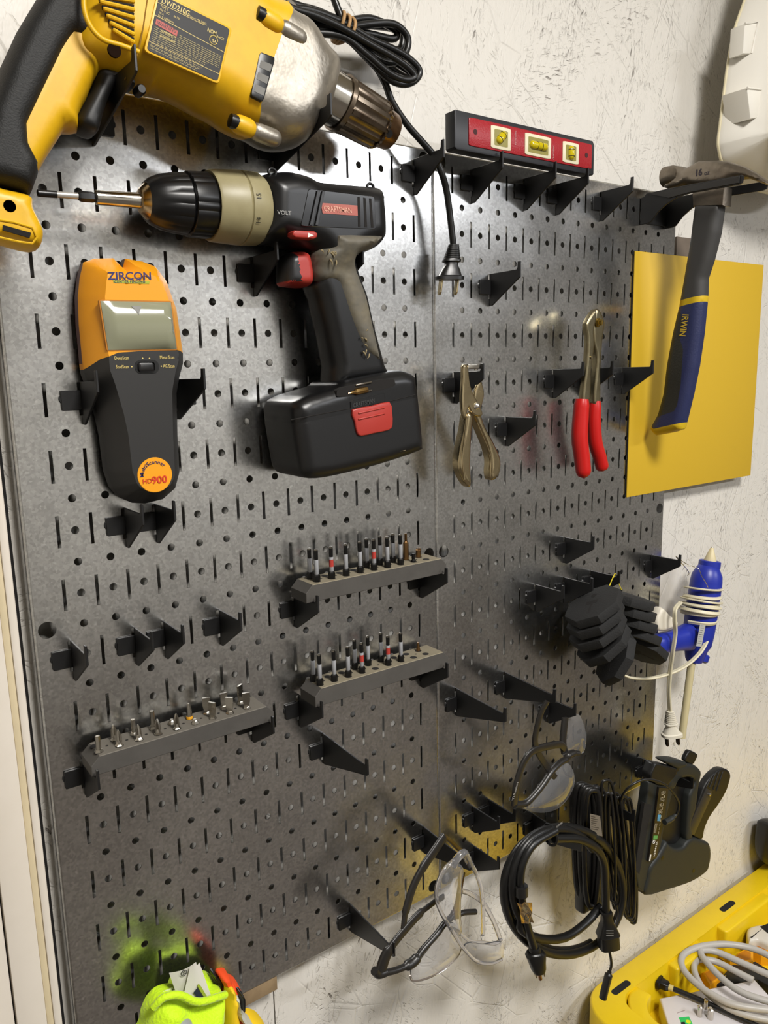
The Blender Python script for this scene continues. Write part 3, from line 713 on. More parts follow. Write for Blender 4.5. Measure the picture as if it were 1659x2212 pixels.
# cord: bundle behind the drill held by a rubber band, one run down to the plug
runs = [
 [(505, -40, .7), (540, -5, .8), (600, 0, .9), (650, 14, .9), (700, 36, .9), (742, 58, .9), (800, 52, .9), (850, 52, 1.0), (878, 76, 1.0), (880, 104, 1.0), (862, 130, 1.0), (828, 134, .9), (790, 105, .8), (745, 66, .8), (690, 60, .7), (620, 66, .6)],
 [(560, -40, .9), (600, 22, 1.0), (660, 20, 1.1), (738, 48, 1.15), (800, 84, 1.2), (862, 112, 1.2), (898, 140, 1.2), (906, 160, 1.2), (890, 178, 1.2), (864, 181, 1.2), (832, 164, 1.1), (790, 122, 1.05), (742, 76, 1.0), (690, 62, .9), (640, 70, .8), (600, 60, .7)],
 [(520, -40, .6), (560, 10, .6), (620, 40, .6), (680, 40, .6), (740, 62, .7), (800, 74, .7), (846, 84, .7), (858, 76, .75), (850, 62, .75), (800, 40, .75), (740, 44, .75), (680, 22, .8), (620, 5, .8), (590, -30, .8)],
 [(640, 50, .5), (700, 50, .55), (742, 68, .6), (792, 100, .6), (842, 128, .6), (880, 152, .6), (893, 165, .6), (880, 170, .6), (840, 145, .6), (790, 110, .55), (740, 74, .5), (690, 66, .5), (650, 66, .5)],
 [(590, -40, 1.1), (620, 12, 1.2), (680, 34, 1.25), (738, 60, 1.3), (800, 96, 1.3), (850, 124, 1.35), (885, 150, 1.35), (895, 168, 1.35), (872, 172, 1.3), (838, 156, 1.25), (790, 116, 1.2), (742, 80, 1.15), (680, 72, 1.0), (630, 80, .9)],
 [(540, -40, .4), (600, 30, .4), (680, 56, .45), (740, 74, .5), (790, 92, .5), (850, 108, .5), (868, 98, .5), (866, 70, .5), (830, 58, .5), (740, 50, .5), (660, 36, .5), (600, 5, .5)],
 [(712, -30, .9), (728, 15, 1.0), (745, 55, 1.05), (780, 110, 1.0), (812, 145, .9), (832, 180, .8), (848, 222, .8), (880, 270, .9), (915, 310, 1.0), (938, 338, 1.05), (954, 374, 1.1), (964, 410, 1.0), (970, 450, .95), (976, 500, .95), (980, 535, .95)]]
cord = None
for k, rn in enumerate(runs):
    c = mesh_obj('power_cord', *tube(smooth_path([at3(*p) for p in rn], 7), 0.125, 10), M_cord, drill, 60); cord = c
# rubber band around the bundle
bc = np.array(at3(737, 62, 0.82)); bd = nrm(np.array(at3(770, 85, 0.82)) - np.array(at3(705, 40, 0.82))); bn = nrm(np.cross(bd, (0, 0, 1)))
for j, tl in enumerate((-0.12, 0.0, 0.1)):
    ring = [tuple(bc + bd * (tl + 0.12 * math.sin(th * 1) * (j - 1)) + bn * 0.43 * math.cos(th) + np.array([0, 0, 0.52 * math.sin(th)])) for th in np.linspace(0, 2 * math.pi, 28, endpoint=False)]
    mesh_obj('rubber_band', *tube(ring, 0.06, 8, True), mat('rubber_band_tan', 'b08a5a', 0.6), drill, 60)
plug_two(drill, at3(980, 528, 0.95), np.array(at3(966, 655, 0.95)) - np.array(at3(982, 530, 0.95)), (0.93, 0.0, 0.37), (-0.37, 0, 0.93), 1.3, M_cord, M_prong, relief=.42, bl=0.62, pl=0.48)
# ------------------------------------------------------------------ cordless drill
DD = 1.35
cd = thing('cordless_drill', 'black cordless drill with beige clutch ring and red trigger', 'drill', (9, 12, DD))
A = np.array(at3(80, 417, DD)); B = np.array(at3(560, 453, DD)); ax = nrm(B - A)
td = lambda x: float((np.array(at3(x, 417 + (x - 80) * 0.0745, DD)) - A) @ ax)
rd = lambda x, p: rad(x, 417 + (x - 80) * 0.0745, DD, p)
M_tan = mat('clutch_beige', '9a916e', 0.42, noise=0.35, nscale=60, col2='7e7350', bump=0.1)
bit = mesh_obj('driver_bit', *lathe([(0, rd(90, 6)), (0.02, rd(90, 8)), (td(122), rd(120, 8)), (td(122) + 0.01, rd(120, 7))], A, ax, 12), M_bpl, cd, 40)
mesh_obj('bit_sleeve', *lathe([(td(122), rd(120, 7)), (td(172), rd(170, 7.5))], A, ax, 14), mat('bit_white', 'c9c6c0', 0.3, 0.5), bit, 40)
mesh_obj('bit_collar', *lathe([(td(168), rd(170, 9)), (td(174), rd(170, 12)), (td(200), rd(170, 12)), (td(206), rd(170, 9))], A, ax, 6), M_bpl, bit, 30)
mesh_obj('bit_holder', *lathe([(td(205), rd(208, 12)), (td(207), rd(208, 16)), (td(311), rd(310, 17.5)), (td(311), rd(310, 12))], A, ax, 28), M_stl, cd, 40)
te = lambda x, p: td(x - 0.42 * p)
ck = mesh_obj('keyless_chuck', *lathe_mod([(te(330, 34), rd(331, 34)), (te(332, 42), rd(331, 42)), (te(345, 50), rd(345, 50)), (te(370, 59), rd(370, 59)), (te(400, 64), rd(400, 64)), (te(424, 66), rd(424, 66)), (te(427, 62), rd(424, 62)), (te(430, 67), rd(430, 67)), (te(432, 69), rd(430, 69)), (te(474, 70), rd(474, 70)), (te(480, 66), rd(474, 66))], A, ax, 72,
    lambda th, t: 1.0 - (0.035 if ((th * (14 if t < te(426, 64) else 26) / (2 * math.pi)) % 1) < 0.22 and t > te(352, 55) else 0)), M_bpl, cd, 35)
mesh_obj('chuck_cone', *lathe([(te(311, 24), rd(312, 24)), (te(314, 27), rd(312, 27)), (te(333, 41), rd(331, 41))], A, ax, 36), mat('cone_steel', 'b09a78', 0.22, 1.0), ck, 40)
cl = mesh_obj('clutch_ring', *lathe_mod([(te(478, 60), rd(480, 60)), (te(480, 73), rd(480, 73)), (te(486, 76), rd(480, 76)), (te(543, 79), rd(543, 79)), (te(546, 76), rd(543, 76)), (te(549, 79), rd(543, 79)), (te(580, 77), rd(580, 77)), (te(588, 70), rd(580, 70))], A, ax, 90,
    lambda th, t: 1.0 - (0.045 if ((th * 9 / (2 * math.pi)) % 1) < 0.25 and te(490, 77) < t < te(540, 77) else 0)), M_tan, cd, 35)
a_ = nrm(np.cross(ax, (0, 0, 1.0))); b_ = np.cross(ax, a_)
for s, th in (('21', 62), ('15', 8), ('14', -28)):
    th = math.radians(th); n_ = np.array([0, -math.sin(th), math.cos(th)]); tt_ = np.array([0, -math.cos(th), -math.sin(th)])
    o = A + ax * te(563, 79) + n_ * (rd(566, 79) + 0.0) + tt_ * -0.1
    text('clutch_numeral', s, 0.22, o, tt_, -ax, mat('numeral_black', '26241e', 0.5), cl, lift=0.012)
body = ofs([(x, y, d) for x, y, d in [(555, 382, DD), (600, 374, DD), (626, 377, DD), (650, 384, DD), (675, 396, DD), (735, 402, DD), (795, 407, DD), (815, 411, DD + .3), (828, 424, DD + .5), (836, 470, DD + .6), (833, 507, DD + .5), (822, 522, DD + .3), (800, 538, DD), (770, 552, DD), (735, 572, DD), (700, 582, DD), (678, 572, DD), (662, 552, DD), (640, 542, DD), (615, 537, DD), (590, 530, DD), (560, 526, DD), (545, 500, DD), (545, 400, DD)]])
mesh_obj('motor_housing', *inflate(curve2(body, 3), dome(DD, DD + 1.12, 0.7), dome(DD, DD - 1.1, 0.7), 0.12), M_bpl, cd, 45)
hand = ofs([(x, y, DD) for x, y in [(655, 545), (664, 590), (662, 620), (673, 651), (691, 727), (703, 790), (700, 840), (835, 820), (818, 787), (796, 706), (781, 639), (763, 591), (754, 556), (770, 520), (660, 520)]])
mesh_obj('handle', *inflate(hand, dome(DD, DD + 0.78, 0.5), dome(DD, DD - 0.75, 0.5), 0.12), M_bpl, cd, 45)
M_grip = mat('worn_grey_grip', '5e5a50', 0.6, noise=0.6, nscale=55, col2='7a7058', bump=0.5, bscale=160)
grip = ofs([(x, y, DD + .4) for x, y in [(700, 505), (805, 510), (807, 523), (787, 544), (757, 560), (766, 592), (784, 640), (799, 706), (816, 788), (793, 778), (769, 754), (745, 703), (721, 633), (712, 615), (677, 606), (673, 547), (697, 531)]])
gr = mesh_obj('grip_pad', *inflate(curve2(grip, 3), lambda x: DD + 0.25 + 0.74 * math.sqrt(max(0, 1 - (1 - min(x / .42, 1)) ** 2)), flat(DD), 0.1, hfun=lambda q, x: DD + 0.3 + (0.62 + 0.42 * max(0, min(1, (at(720, 590, DD)[1] - q[1]) / 0.8))) * math.sqrt(max(0, 1 - (1 - min(x / .4, 1)) ** 2))), M_grip, cd, 50)
rr_ = random.Random(5)
for k in range(16):
    x, y = (705 + rr_.uniform(-16, 22), 552 + rr_.uniform(-12, 14)) if k < 9 else (780 + rr_.uniform(0, 24), 735 + rr_.uniform(-25, 40))
    p0 = np.array(at3(x, y, DD + 1.08 if k < 9 else DD + 0.86)); dv = np.array([rr_.uniform(-.12, .12), rr_.uniform(0.05, .2), rr_.uniform(0, .06)])
    mesh_obj('torn_fleck', *tube([p0, p0 + dv * .5 + np.array([0, 0, .04]), p0 + dv], [0.03, 0.025, 0.008], 6), mat('torn_rubber', '8a7c5c', 0.8), gr, 50)
# motor window with label
dw = DD + 1.13
Qw = quad_map([(666, 407), (809, 424), (813, 496), (649, 489)], dw)
mw = mesh_obj('motor_window', *prism([Qw(s, t)[:2] for s, t in rrect(0, 0, 1, 1, .06)], dw - .3, dw + .005, 0.02, 1), mat('window_gloss', '0b0b0c', 0.18), cd, 30)
for s0 in (0.73, 0.82, 0.91): mesh_obj('vent_slit', *prism([Qw(s, t)[:2] for s, t in [(s0, .08), (s0 + .035, .08), (s0 + .05, .95), (s0 + .015, .95)]], dw - .1, dw + .012, 0, 1), M_dark, mw, 0)
for s0 in (0.10, 0.17): mesh_obj('vent_rib', *prism([Qw(s, t)[:2] for s, t in [(s0 + .02, .04), (s0 + .06, .04), (s0 + .04, .96), (s0, .96)]], dw - .1, dw + .06, .01, 1), M_bpl, mw, 30)
Qb = quad_map([(693, 438), (772, 444), (773, 466), (697, 461)], dw + .02)
lb = mesh_obj('maker_label', [Qb(0, 0), Qb(1, 0), Qb(1, 1), Qb(0, 1)], [(0, 1, 2, 3)], mat('label_red', 'a5503f', 0.35), cd, 0, solid=False)
text('label_text', 'CRAFTSMAN', 0.24, Qb(0.05, 0.78), np.array(Qb(1, 0)) - Qb(0, 0), np.array(Qb(0, 0)) - Qb(0, 1), mat('faded_print', 'd9a08a', 0.5), lb, bold=0.01, squeeze=0.78)
text('volt_mark', 'VOLT', 0.17, at3(598, 463, DD + 1.1), np.array(at3(640, 466, DD + 1.1)) - at3(598, 463, DD + 1.1), (0, -1, 0), mat('volt_grey', '8e8c88', 0.4), cd, bold=0.01, squeeze=1.15, lift=0.04)
sw = mesh_obj('direction_switch', *prism(ofs([(x, y, dw) for x, y in [(634, 498), (676, 500), (683, 505), (682, 513), (676, 517), (636, 514), (630, 509), (630, 502)]]), dw - .3, dw + .1, .05, 3), M_redp, cd, 40)
mesh_obj('switch_arrow', [at3(666, 503, dw + .107), at3(678, 508.5, dw + .107), at3(665, 513, dw + .107)], [(0, 1, 2)], M_wht, sw, 0, solid=False)
tgo = ofs([(x, y, DD) for x, y in [(612, 552), (640, 545), (656, 552), (664, 585), (664, 612), (652, 622), (618, 620), (606, 615), (604, 580)]])
V, F = inflate(curve2(tgo, 3), dome(DD + .1, DD + .62, .25), dome(DD - .1, DD - .5, .25), 0.09, [[at(628, 540, DD), at(640, 580, DD), at(640, 610, DD), at(600, 614, DD)]], offs=(.02, .06, .12))
cu_, cv_ = at(639, 590, DD); cb = at(620, 609, DD)[1]
split([('trigger_insert', mat('trigger_grey', '1f1f20', 0.4), lambda c: c[0] < at(628, 580, DD)[0] + .15 * (c[1] - cv_) and c[1] < cb + .02), ('trigger', M_redp, lambda c: True)], V, F, cd, 45)
for x, y in ((588, 372), (800, 404)): mesh_obj('screw_lug', *join(tube([tuple(np.array(at3(x, y, DD + .5)) + np.array([.13 * math.cos(t), .11 * math.sin(t), 0])) for t in np.linspace(0, 6.28, 14, endpoint=False)], 0.05, 8, True)), M_bpl, cd, 50)
# battery
DBk, DFr = 0.12, 2.75
bo = ofs([(592, 884, 1.2), (612, 860, 1.3), (650, 848, 1.5), (697, 834, 1.5), (715, 822, 1.5), (822, 802, 1.6), (862, 803, 2.0), (886, 812, 2.2), (896, 826, 2.4), (903, 880, 2.4), (909, 940, 2.4), (906, 962, 2.3), (890, 973, 2.0), (790, 1000, 1.6), (690, 1023, 1.5), (640, 1028, 1.4), (618, 1018, 1.3), (606, 985, 1.2)])
sl = [at(560, 920, 1.4), at(620, 908, 1.4), at(760, 882, 1.8), at(930, 848, 2.4)]
V, F = inflate(curve2(bo, 3), dome(DFr - .5, DFr, .42), dome(DBk + .4, DBk, .42), 0.14, [sl])
def below(c):
    for (a, b), (p, q) in zip(sl[:-1], sl[1:]):
        if a <= c[0] <= p: return c[1] > b + (q - b) * (c[0] - a) / (p - a)
    return c[1] > sl[-1][1]
bt, shoe = split([('battery_pack', mat('battery_black', '131314', 0.4, bump=0.15, bscale=500), below), ('battery_shoe', M_bpl, lambda c: True)], V, F, cd, 45)
sf = [(u, v, DFr + .004) for u, v in ofs([(628, 907, DFr), (700, 893, DFr), (762, 881, DFr), (845, 866, DFr), (896, 853, DFr)])]
mesh_obj('shoe_seam', *tube(sf, 0.018, 6), M_dark, cd, 0)
lt = mesh_obj('latch_button', *prism(curve2(ofs([(x, y, DFr) for x, y in [(759, 885), (800, 877), (839, 868), (845, 890), (846, 917), (838, 929), (806, 936), (778, 942), (769, 934), (764, 910)]]), 2), DFr - .1, DFr + .09, .05, 3), M_redp, cd, 40)
for y in (0, 13): mesh_obj('latch_rib', *capsule(at3(773, 893 + y, DFr + .09), at3(831, 880 + y, DFr + .09), .035, 8, 3), M_redp, lt, 50)
Qn = quad_map([(757, 866), (831, 849), (832, 868), (758, 885)], DFr + .03)
nm = mesh_obj('name_tag', *prism([Qn(s, t)[:2] for s, t in rrect(0, 0, 1, 1, .08)], DFr - .1, DFr + .03, .01, 1), M_bpl, cd, 30)
text('raised_name', 'CRAFTSMAN', 0.2, Qn(.06, .8), np.array(Qn(1, 0)) - Qn(0, 0), np.array(Qn(0, 0)) - Qn(0, 1), mat('raised_black', '3a3a3a', 0.3), nm, bold=.015, squeeze=.8)
Qs = quad_map([(728, 838), (850, 815), (856, 836), (726, 862)], DFr + .0)
sb = mesh_obj('bit_slot', *prism([Qs(s, t)[:2] for s, t in rrect(0, 0, 1, 1, .3, 5)], DFr - .3, DFr + .012, .0, 1), M_dark, cd, 0)
mesh_obj('stored_bit', *join(lathe([(0, .02), (.25, .07), (.3, .12), (.75, .12), (.78, .1)], at3(752, 850, DFr + .02), np.array(at3(808, 838, DFr + .02)) - at3(752, 850, DFr + .02), 8)), mat('bit_brass', 'c8a468', 0.25, 1.0), cd, 35)
for y in (0, 18): mesh_obj('bit_clip', *capsule(at3(768, 832 + y, DFr + .03), at3(803, 825 + y, DFr + .03), .035, 8, 3), M_stl, cd, 40)
mesh_obj('chipped_edge', *prism(ofs([(860, 976, DFr), (866, 968, DFr), (880, 968, DFr), (876, 973, DFr)]), DFr - .2, DFr - .02, 0, 1), mat('chip_tan', 'c8b48c', 0.6), cd, 0)

# ------------------------------------------------------------------ stud finder
sf_ = thing('stud_finder', 'yellow and black electronic stud finder with a small display', 'stud finder', (3.3, 12, .5))
M_sy = mat('finder_yellow', 'ee9f14', 0.4, bump=0.06, bscale=500)
M_sb = mat('finder_black', '242322', 0.55, bump=0.12, bscale=900)
S0, S1 = 0.25, 1.55
so = ofs([(184, 565, .8), (207, 557, .8), (251, 555, .9), (272, 576, .9), (277, 556, .9), (312, 563, .8), (340, 574, .8), (364, 606, .8), (386, 668, .8), (400, 766, .8), (400, 785, .8), (392, 815, .8), (386, 850, .8), (388, 940, .8), (392, 1022, .8), (383, 1056, .8), (356, 1080, .8), (320, 1090, .9), (290, 1088, .8), (262, 1076, .7), (244, 1055, .7), (232, 1020, .7), (222, 940, .7), (213, 900, .7), (195, 840, .7), (182, 805, .7), (172, 700, .7), (170, 640, .7), (174, 600, .7)])
cutz = [at(140, 815, .9), at(184, 800, .9), at(215, 776, 1.2), at(252, 762, 1.4), at(310, 758, 1.5), at(380, 756, 1.5), at(420, 762, 1.4)]
V, F = inflate(so, lambda x: S0 + .35 + (S1 - S0 - .35) * min(1, (x / .5)) ** .8, flat(S0), 0.11, [cutz], offs=(.02, .1, .2, .3, .4, .5, .56))
def lowz(c):
    for (a, b), (p, q) in zip(cutz[:-1], cutz[1:]):
        if a <= c[0] <= p: return c[1] > b + (q - b) * (c[0] - a) / (p - a)
    return True
split([('base_rim', mat('maroon_rim', '4a1512', 0.4), lambda c: c[2] < S0 + .3 and c[1] < at(200, 790, .8)[1]), ('black_body', M_sb, lowz), ('yellow_shell', M_sy, lambda c: True)], V, F, sf_, 30)
Ql = quad_map([(217, 650), (369, 653), (382, 754), (234, 756)], S1 + .03)
sc_ = mesh_obj('display_bezel', *prism([Ql(s, t)[:2] for s, t in rrect(-.02, -.03, 1.02, 1.03, .04)], S1 - .1, S1 + .015, .01, 1), mat('bezel_orange', 'b8741c', 0.4), sf_, 30)
M_lcd = mat('lcd_grey', '8f9078', 0.12, coat=0.6)
# slightly bulged window
ws = []
for j in range(11):
    ws.append([tuple(np.array(Ql(i / 12, j / 10)) + np.array([0, 0, .0 + (0 if i in (0, 12) or j in (0, 10) else .05 + .17 * (1 - (2 * j / 10 - 1) ** 2) + .07 * (2 * i / 12 - 1))])) for i in range(13)])
Vw = [p for r in ws for p in r]; Fw = [(j * 13 + i, j * 13 + i + 1, (j + 1) * 13 + i + 1, (j + 1) * 13 + i) for j in range(10) for i in range(12)]
dsp = mesh_obj('display_window', Vw, Fw, M_lcd, sf_, 60, solid=False)
mesh_obj('centre_arrow', [tuple(np.array(Ql(s, t)) + np.array([0, 0, .06 + .17 * (1 - (2 * t - 1) ** 2)])) for s, t in ((.40, .1), (.54, .1), (.475, .28))], [(0, 1, 2)], mat('arrow_grey', '4c4a42', 0.4), dsp, 0, solid=False)
ez_ = np.array(at3(333, 604, S1)) - at3(231, 604, S1)
M_navy = mat('print_navy', '1d1a5c', 0.45)
text('brand_print', 'ZIRCON', 0.30, at3(233, 604, S1), ez_, (0, -1, 0), M_navy, sf_, bold=.02, squeeze=1.12)
mesh_obj('print_band', *prism(ofs([(244, 605, S1), (323, 607, S1), (322, 613.5, S1), (245, 611, S1)]), S1 - .02, S1 + .012, 0, 1), mat('band_green', 'a8b020', 0.5), sf_, 0)
text('subtitle_print', 'CENTER FINDING', 0.105, at3(247, 611, S1 + .01), ez_, (0, -1, 0), M_navy, sf_, bold=.006, spacing=1.12, squeeze=.98)
for s, x, y in (('DeepScan', 247, 777), ('StudScan', 250, 796), ('Metal Scan', 345, 775.5), ('AC Scan', 352, 794)):
    text('mode_print', s, 0.14, at3(x, y, S1), (1, 0, 0), (0, -1, 0), M_ink, sf_, bold=.004, squeeze=.75)
for x, y in ((308, 774), (322.5, 774), (284.5, 792), (348, 791)): mesh_obj('mode_dot', *prism(circ(*at(x, y, S1), .022, 8), S1 - .01, S1 + .012, 0, 1), M_ink, sf_, 0)
sw2 = mesh_obj('switch_well', *prism([(a, b) for a, b in rrect(*at(290, 778, S1), *at(344, 806, S1), .17, 5)], S1 - .1, S1 + .015, 0, 1), mat('well_black', '0d0d0d', 0.35), sf_, 0)
mesh_obj('slide_switch', *box(*at(297, 782, S1), S1, *at(334, 803, S1), S1 + .05, .08), mat('slide_black', '171616', 0.4), sf_, 40)
bc_ = at(334.5, 1026, S1); rb_ = rad(334, 1026, S1, 38)
bg = mesh_obj('model_badge', *prism(circ(*bc_, rb_, 40), S1 - .1, S1 + .02, .015, 1), M_sy, sf_, 30)
text('badge_number', '900', 0.31, at3(328, 1045, S1 + .03), (1, 0, 0), (0, -1, 0), mat('print_red', 'd03a1c', 0.45), bg, bold=.02, squeeze=1.05)
text('badge_number', 'HD', 0.2, at3(308, 1045, S1 + .03), (1, 0, 0), (0, -1, 0), mat('print_red', 'd03a1c', 0.45), bg, bold=.01, squeeze=1.0)
def arcb(x, y):
    R_ = rb_ * .66; th = math.pi * 1.02 - x / R_; return (R_ + y) * math.cos(th), (R_ + y) * math.sin(th)
text('badge_arc_text', 'MultiScanner', 0.155, (bc_[0], bc_[1], S1 + .03), (1, 0, 0), (0, -1, 0), M_navy, bg, bold=.012, spacing=1.1, squeeze=1.0, bend=arcb)

# ------------------------------------------------------------------ spirit level
lv = thing('spirit_level', 'red and black torpedo spirit level with three yellow vials', 'level', (19.7, .5, 1))
LF = 1.5
Lc = [at(985, 236, LF), at(1286, 306, LF), at(1281, 374, LF), at(980, 326, LF)]
u0, u1 = (Lc[0][0] + Lc[3][0]) / 2, (Lc[1][0] + Lc[2][0]) / 2; v0, v1 = (Lc[0][1] + Lc[1][1]) / 2, (Lc[2][1] + Lc[3][1]) / 2
v1 = min(v1, 0.475)
M_lvb = mat('level_black', '26272b', 0.4); M_lvr = mat('level_red', '9c1620', 0.38, bump=.2, bscale=700)
lo = [(u0, v0 + .03), (u0 + .05, v0), (u1 - .12, v0), (u1, v0 + .14), (u1, v1 - .05), (u1 - .05, v1), (u0 + .1, v1), (u0, v1 - .08)]
mesh_obj('frame', *prism(lo, .95, LF, .03, 2), M_lvb, lv, 35)
lw_, lh_ = u1 - u0, v1 - v0
Lm = lambda s, t: (u0 + lw_ * s, v0 + lh_ * t)
mesh_obj('face_plate', *prism([Lm(s, t) for s, t in rrect(.085, .12, .975, .85, .03)], LF - .05, LF + .04, .02, 2), M_lvr, lv, 35)
for a, b, nm_ in ((.225, .36, 'plumb'), (.46, .65, 'level'), (.74, .865, 'angle')):
    f_ = mesh_obj('vial_frame', *prism([Lm(s, t) for s, t in rrect(a, .2, b, .8, .03)], LF, LF + .07, .02, 2), mat('vial_frame_cream', 'ddd6b8', 0.4), lv, 35)
    mesh_obj('vial_window', *prism([Lm(s, t) for s, t in rrect(a + .022, .29, b - .022, .72, .02)], LF + .03, LF + .076, 0, 1), mat('vial_back', '8c8440', 0.3), f_, 30)
    if nm_ == 'level': va, vb = (a + .03, .5), (b - .03, .5)
    elif nm_ == 'plumb': va, vb = (a + .04, .64), (b - .04, .34)
    else: va, vb = ((a + b) / 2, .3), ((a + b) / 2, .71)
    mesh_obj('vial', *capsule((*Lm(*va), LF + .06), (*Lm(*vb), LF + .06), .16, 16), mat('vial_yellow', 'c8b400', 0.08, coat=1.0), f_, 60)
    mm_ = np.array([(Lm(*va)[0] + Lm(*vb)[0]) / 2, (Lm(*va)[1] + Lm(*vb)[1]) / 2, LF + .06]); dv_ = nrm(np.array([*Lm(*vb), 0]) - np.array([*Lm(*va), 0]))
    for q in (-.13, .13): mesh_obj('vial_ring', *lathe([(0, .168), (.02, .168)], mm_ + dv_ * q, dv_, 16), M_dark, f_, 40)
for s in (.125, .93): mesh_obj('hang_hole', *prism(circ(*Lm(s, .47), .1, 16), LF, LF + .046, 0, 1), mat('hole_maroon', '3a0a0c', 0.6), lv, 0)
text('maker_print', 'CRAFTSMAN', 0.11, (*Lm(.675, .79), LF + .04), (0, -1, 0), (-1, 0, 0), mat('print_pink', 'c99a98', .5), lv, squeeze=.85)
text('origin_print', 'MADE IN USA', 0.1, (*Lm(.39, .22), LF + .04), (0, 1, 0), (1, 0, 0), mat('print_pink', 'c99a98', .5), lv, squeeze=.85)

# ------------------------------------------------------------------ hammer and its bracket (built square to the board)
UH = 30.0
M_ham = mat('hammer_steel', '857c70', 0.38, 0.9, noise=0.6, nscale=40, col2='54493e', bump=0.2, bscale=250, rnoise=.1)
hb = thing('hammer_bracket', 'black two-armed bracket holding the hammer at the top right corner', 'bracket', (UH, 1.7, 0))
armp = [(0.02, .45), (.2, .43), (.32, .3), (1.5, .3), (5.1, .42), (5.22, .5), (5.16, .76), (5.0, .80), (4.3, .78), (2.7, .72), (2.0, .78), (1.44, .98), (1.0, 1.25), (.62, 1.64), (.4, 1.69), (.02, 1.69)]
for k, u in enumerate((29.0, 31.0)):
    f_ = lambda a, b, c, u=u: (u + c, b + (0.0 if u < 30 else 0.02), a)
    a_ = mesh_obj('arm', *prism(armp, -.045, .045, .015, 1, f_), M_blk, hb, 30)
    s = 1 if k == 0 else -1
    fl = lambda a, b, c, u=u: (u + b, a, c)
    mesh_obj('arm_flange', *box(min(0, s * -.0) + u - (0.0 if s > 0 else .35), .30, .3, u + (.35 if s > 0 else 0.0), .36, 5.15, .0), M_blk, hb, 30) if False else None
for u in (28.93, 31.07): mesh_obj('arm_lip', *prism([(.5, .36), (5.05, .46), (5.05, .74), (2.6, .68), (1.6, .74)], -.02, .02, .01, 1, lambda a, b, c, u=u: (u + c, b, a)), mat('lip_highlight_black', '2a2928', .38), hb, 30)  # strip coloured paler than the arm to paint its edge highlight
mesh_obj('back_plate', *box(29.0, .5, .02, 31.0, 1.6, .1, .02), M_blk, hb, 30)
hm = thing('hammer', 'claw hammer with grey neck and blue and black grip', 'hammer', (UH, 11.9, 1.2))
HX = lambda p: [(atu(x, y, UH - .35)[1], atu(x, y, UH - .35)[0]) for x, y in p]     # -> (d, v)
fH = lambda a, b, c: (UH + c, b, a)
head = HX([(1424, 372), (1428, 362), (1438, 357), (1453, 356), (1466, 358), (1480, 361), (1492, 355), (1507, 346), (1545, 345), (1570, 348), (1600, 358), (1628, 373), (1662, 398), (1650, 398), (1612, 384), (1585, 386), (1560, 400), (1535, 402), (1500, 404), (1480, 398), (1462, 402), (1440, 408), (1429, 404), (1424, 388)])
def hth(a): return .5 if 1.9 < a < 3.8 else (.5 - .2 * min(1, (1.9 - a) / .5) if a <= 1.9 else .5 - .12 * min(1, (a - 3.8) / 1.5))
V, F = inflate(head, None, dome(-.1, -.5, .35), 0.1, hfun=lambda q, x: .1 + (hth(q[0]) - .1) * math.sqrt(max(0, 1 - (1 - min(x / .3, 1)) ** 2)), f=lambda a, b, c: (UH - c if c > 0 else UH - c * hth(a) / .5, b, a), offs=(.02, .06, .12, .2))
hd = mesh_obj('head', V, F, M_ham, hm, 45)
fd, fv = HX([(1426, 381)])[0]; rf_ = 0.47
mesh_obj('striking_face', *lathe([(0, rf_ * .8), (.05, rf_), (.5, rf_), (.85, rf_ * .72)], (UH, fv, fd - .02), (0, 0.06, 1), 30), M_ham, hd, 40)
text('weight_mark', '16', 0.40, (UH - .5, *HX([(1505, 382)])[0][::-1]), (0, 0.03, 1), (0, -1, 0.02), mat('stamp_dark', '2c2430', .5), hd, bold=.04, squeeze=.9, lift=.012, face=(-1, 0, 0))
text('weight_mark', 'oz', 0.3, (UH - .5, *HX([(1525, 380)])[0][::-1]), (0, 0.03, 1), (0, -1, 0.02), mat('stamp_dark', '3f3640', .5), hd, bold=.01, squeeze=.9, lift=.012, face=(-1, 0, 0))
sock = HX([(1494, 410), (1565, 404), (1562, 444), (1496, 446)])
mesh_obj('socket', *prism(sock, -.38, .38, .12, 2, fH), M_ham, hm, 35)
M_neck = mat('neck_grey', '3b3a39', 0.55, bump=.15, bscale=600)
M_hyl = mat('hammer_yellow', 'd2b01c', 0.5); M_hbl = mat('hammer_blue', '232a52', 0.5, bump=.2, bscale=500); M_hbk = mat('hammer_black', '23241f', 0.55, bump=.25, bscale=500)
hp = HX([(1498, 440), (1553, 440), (1545, 500), (1530, 560), (1517, 600), (1516, 640), (1514, 660), (1508, 720), (1498, 790), (1486, 850), (1468, 925), (1467, 928), (1450, 934), (1412, 941), (1400, 927), (1418, 895), (1430, 850), (1437, 790), (1450, 720), (1464, 660), (1468, 638), (1478, 580), (1488, 520)])
c1 = HX([(1440, 652), (1468, 650), (1515, 638), (1540, 636)]); c2 = HX([(1440, 668), (1464, 664), (1515, 651), (1540, 648)]); c3 = HX([(1380, 914), (1401, 918), (1415, 926), (1468, 914), (1490, 910)])
c4 = HX([(1472, 672), (1478, 690), (1473, 735), (1479, 755), (1474, 830), (1466, 875), (1459, 888), (1419, 902)])
V, F = inflate(hp, dome(.12, .48, .42), dome(-.12, -.48, .42), 0.11, [c1, c2, c3, c4], f=fH, offs=(.02, .07, .14, .25))
def under(c, cut):
    for (a, b), (p, q) in zip(cut[:-1], cut[1:]):
        if min(a, p) <= c[2] <= max(a, p): return c[1] > b + (q - b) * (c[2] - a) / (p - a + 1e-9)
    return c[1] > np.mean([b for a, b in cut])
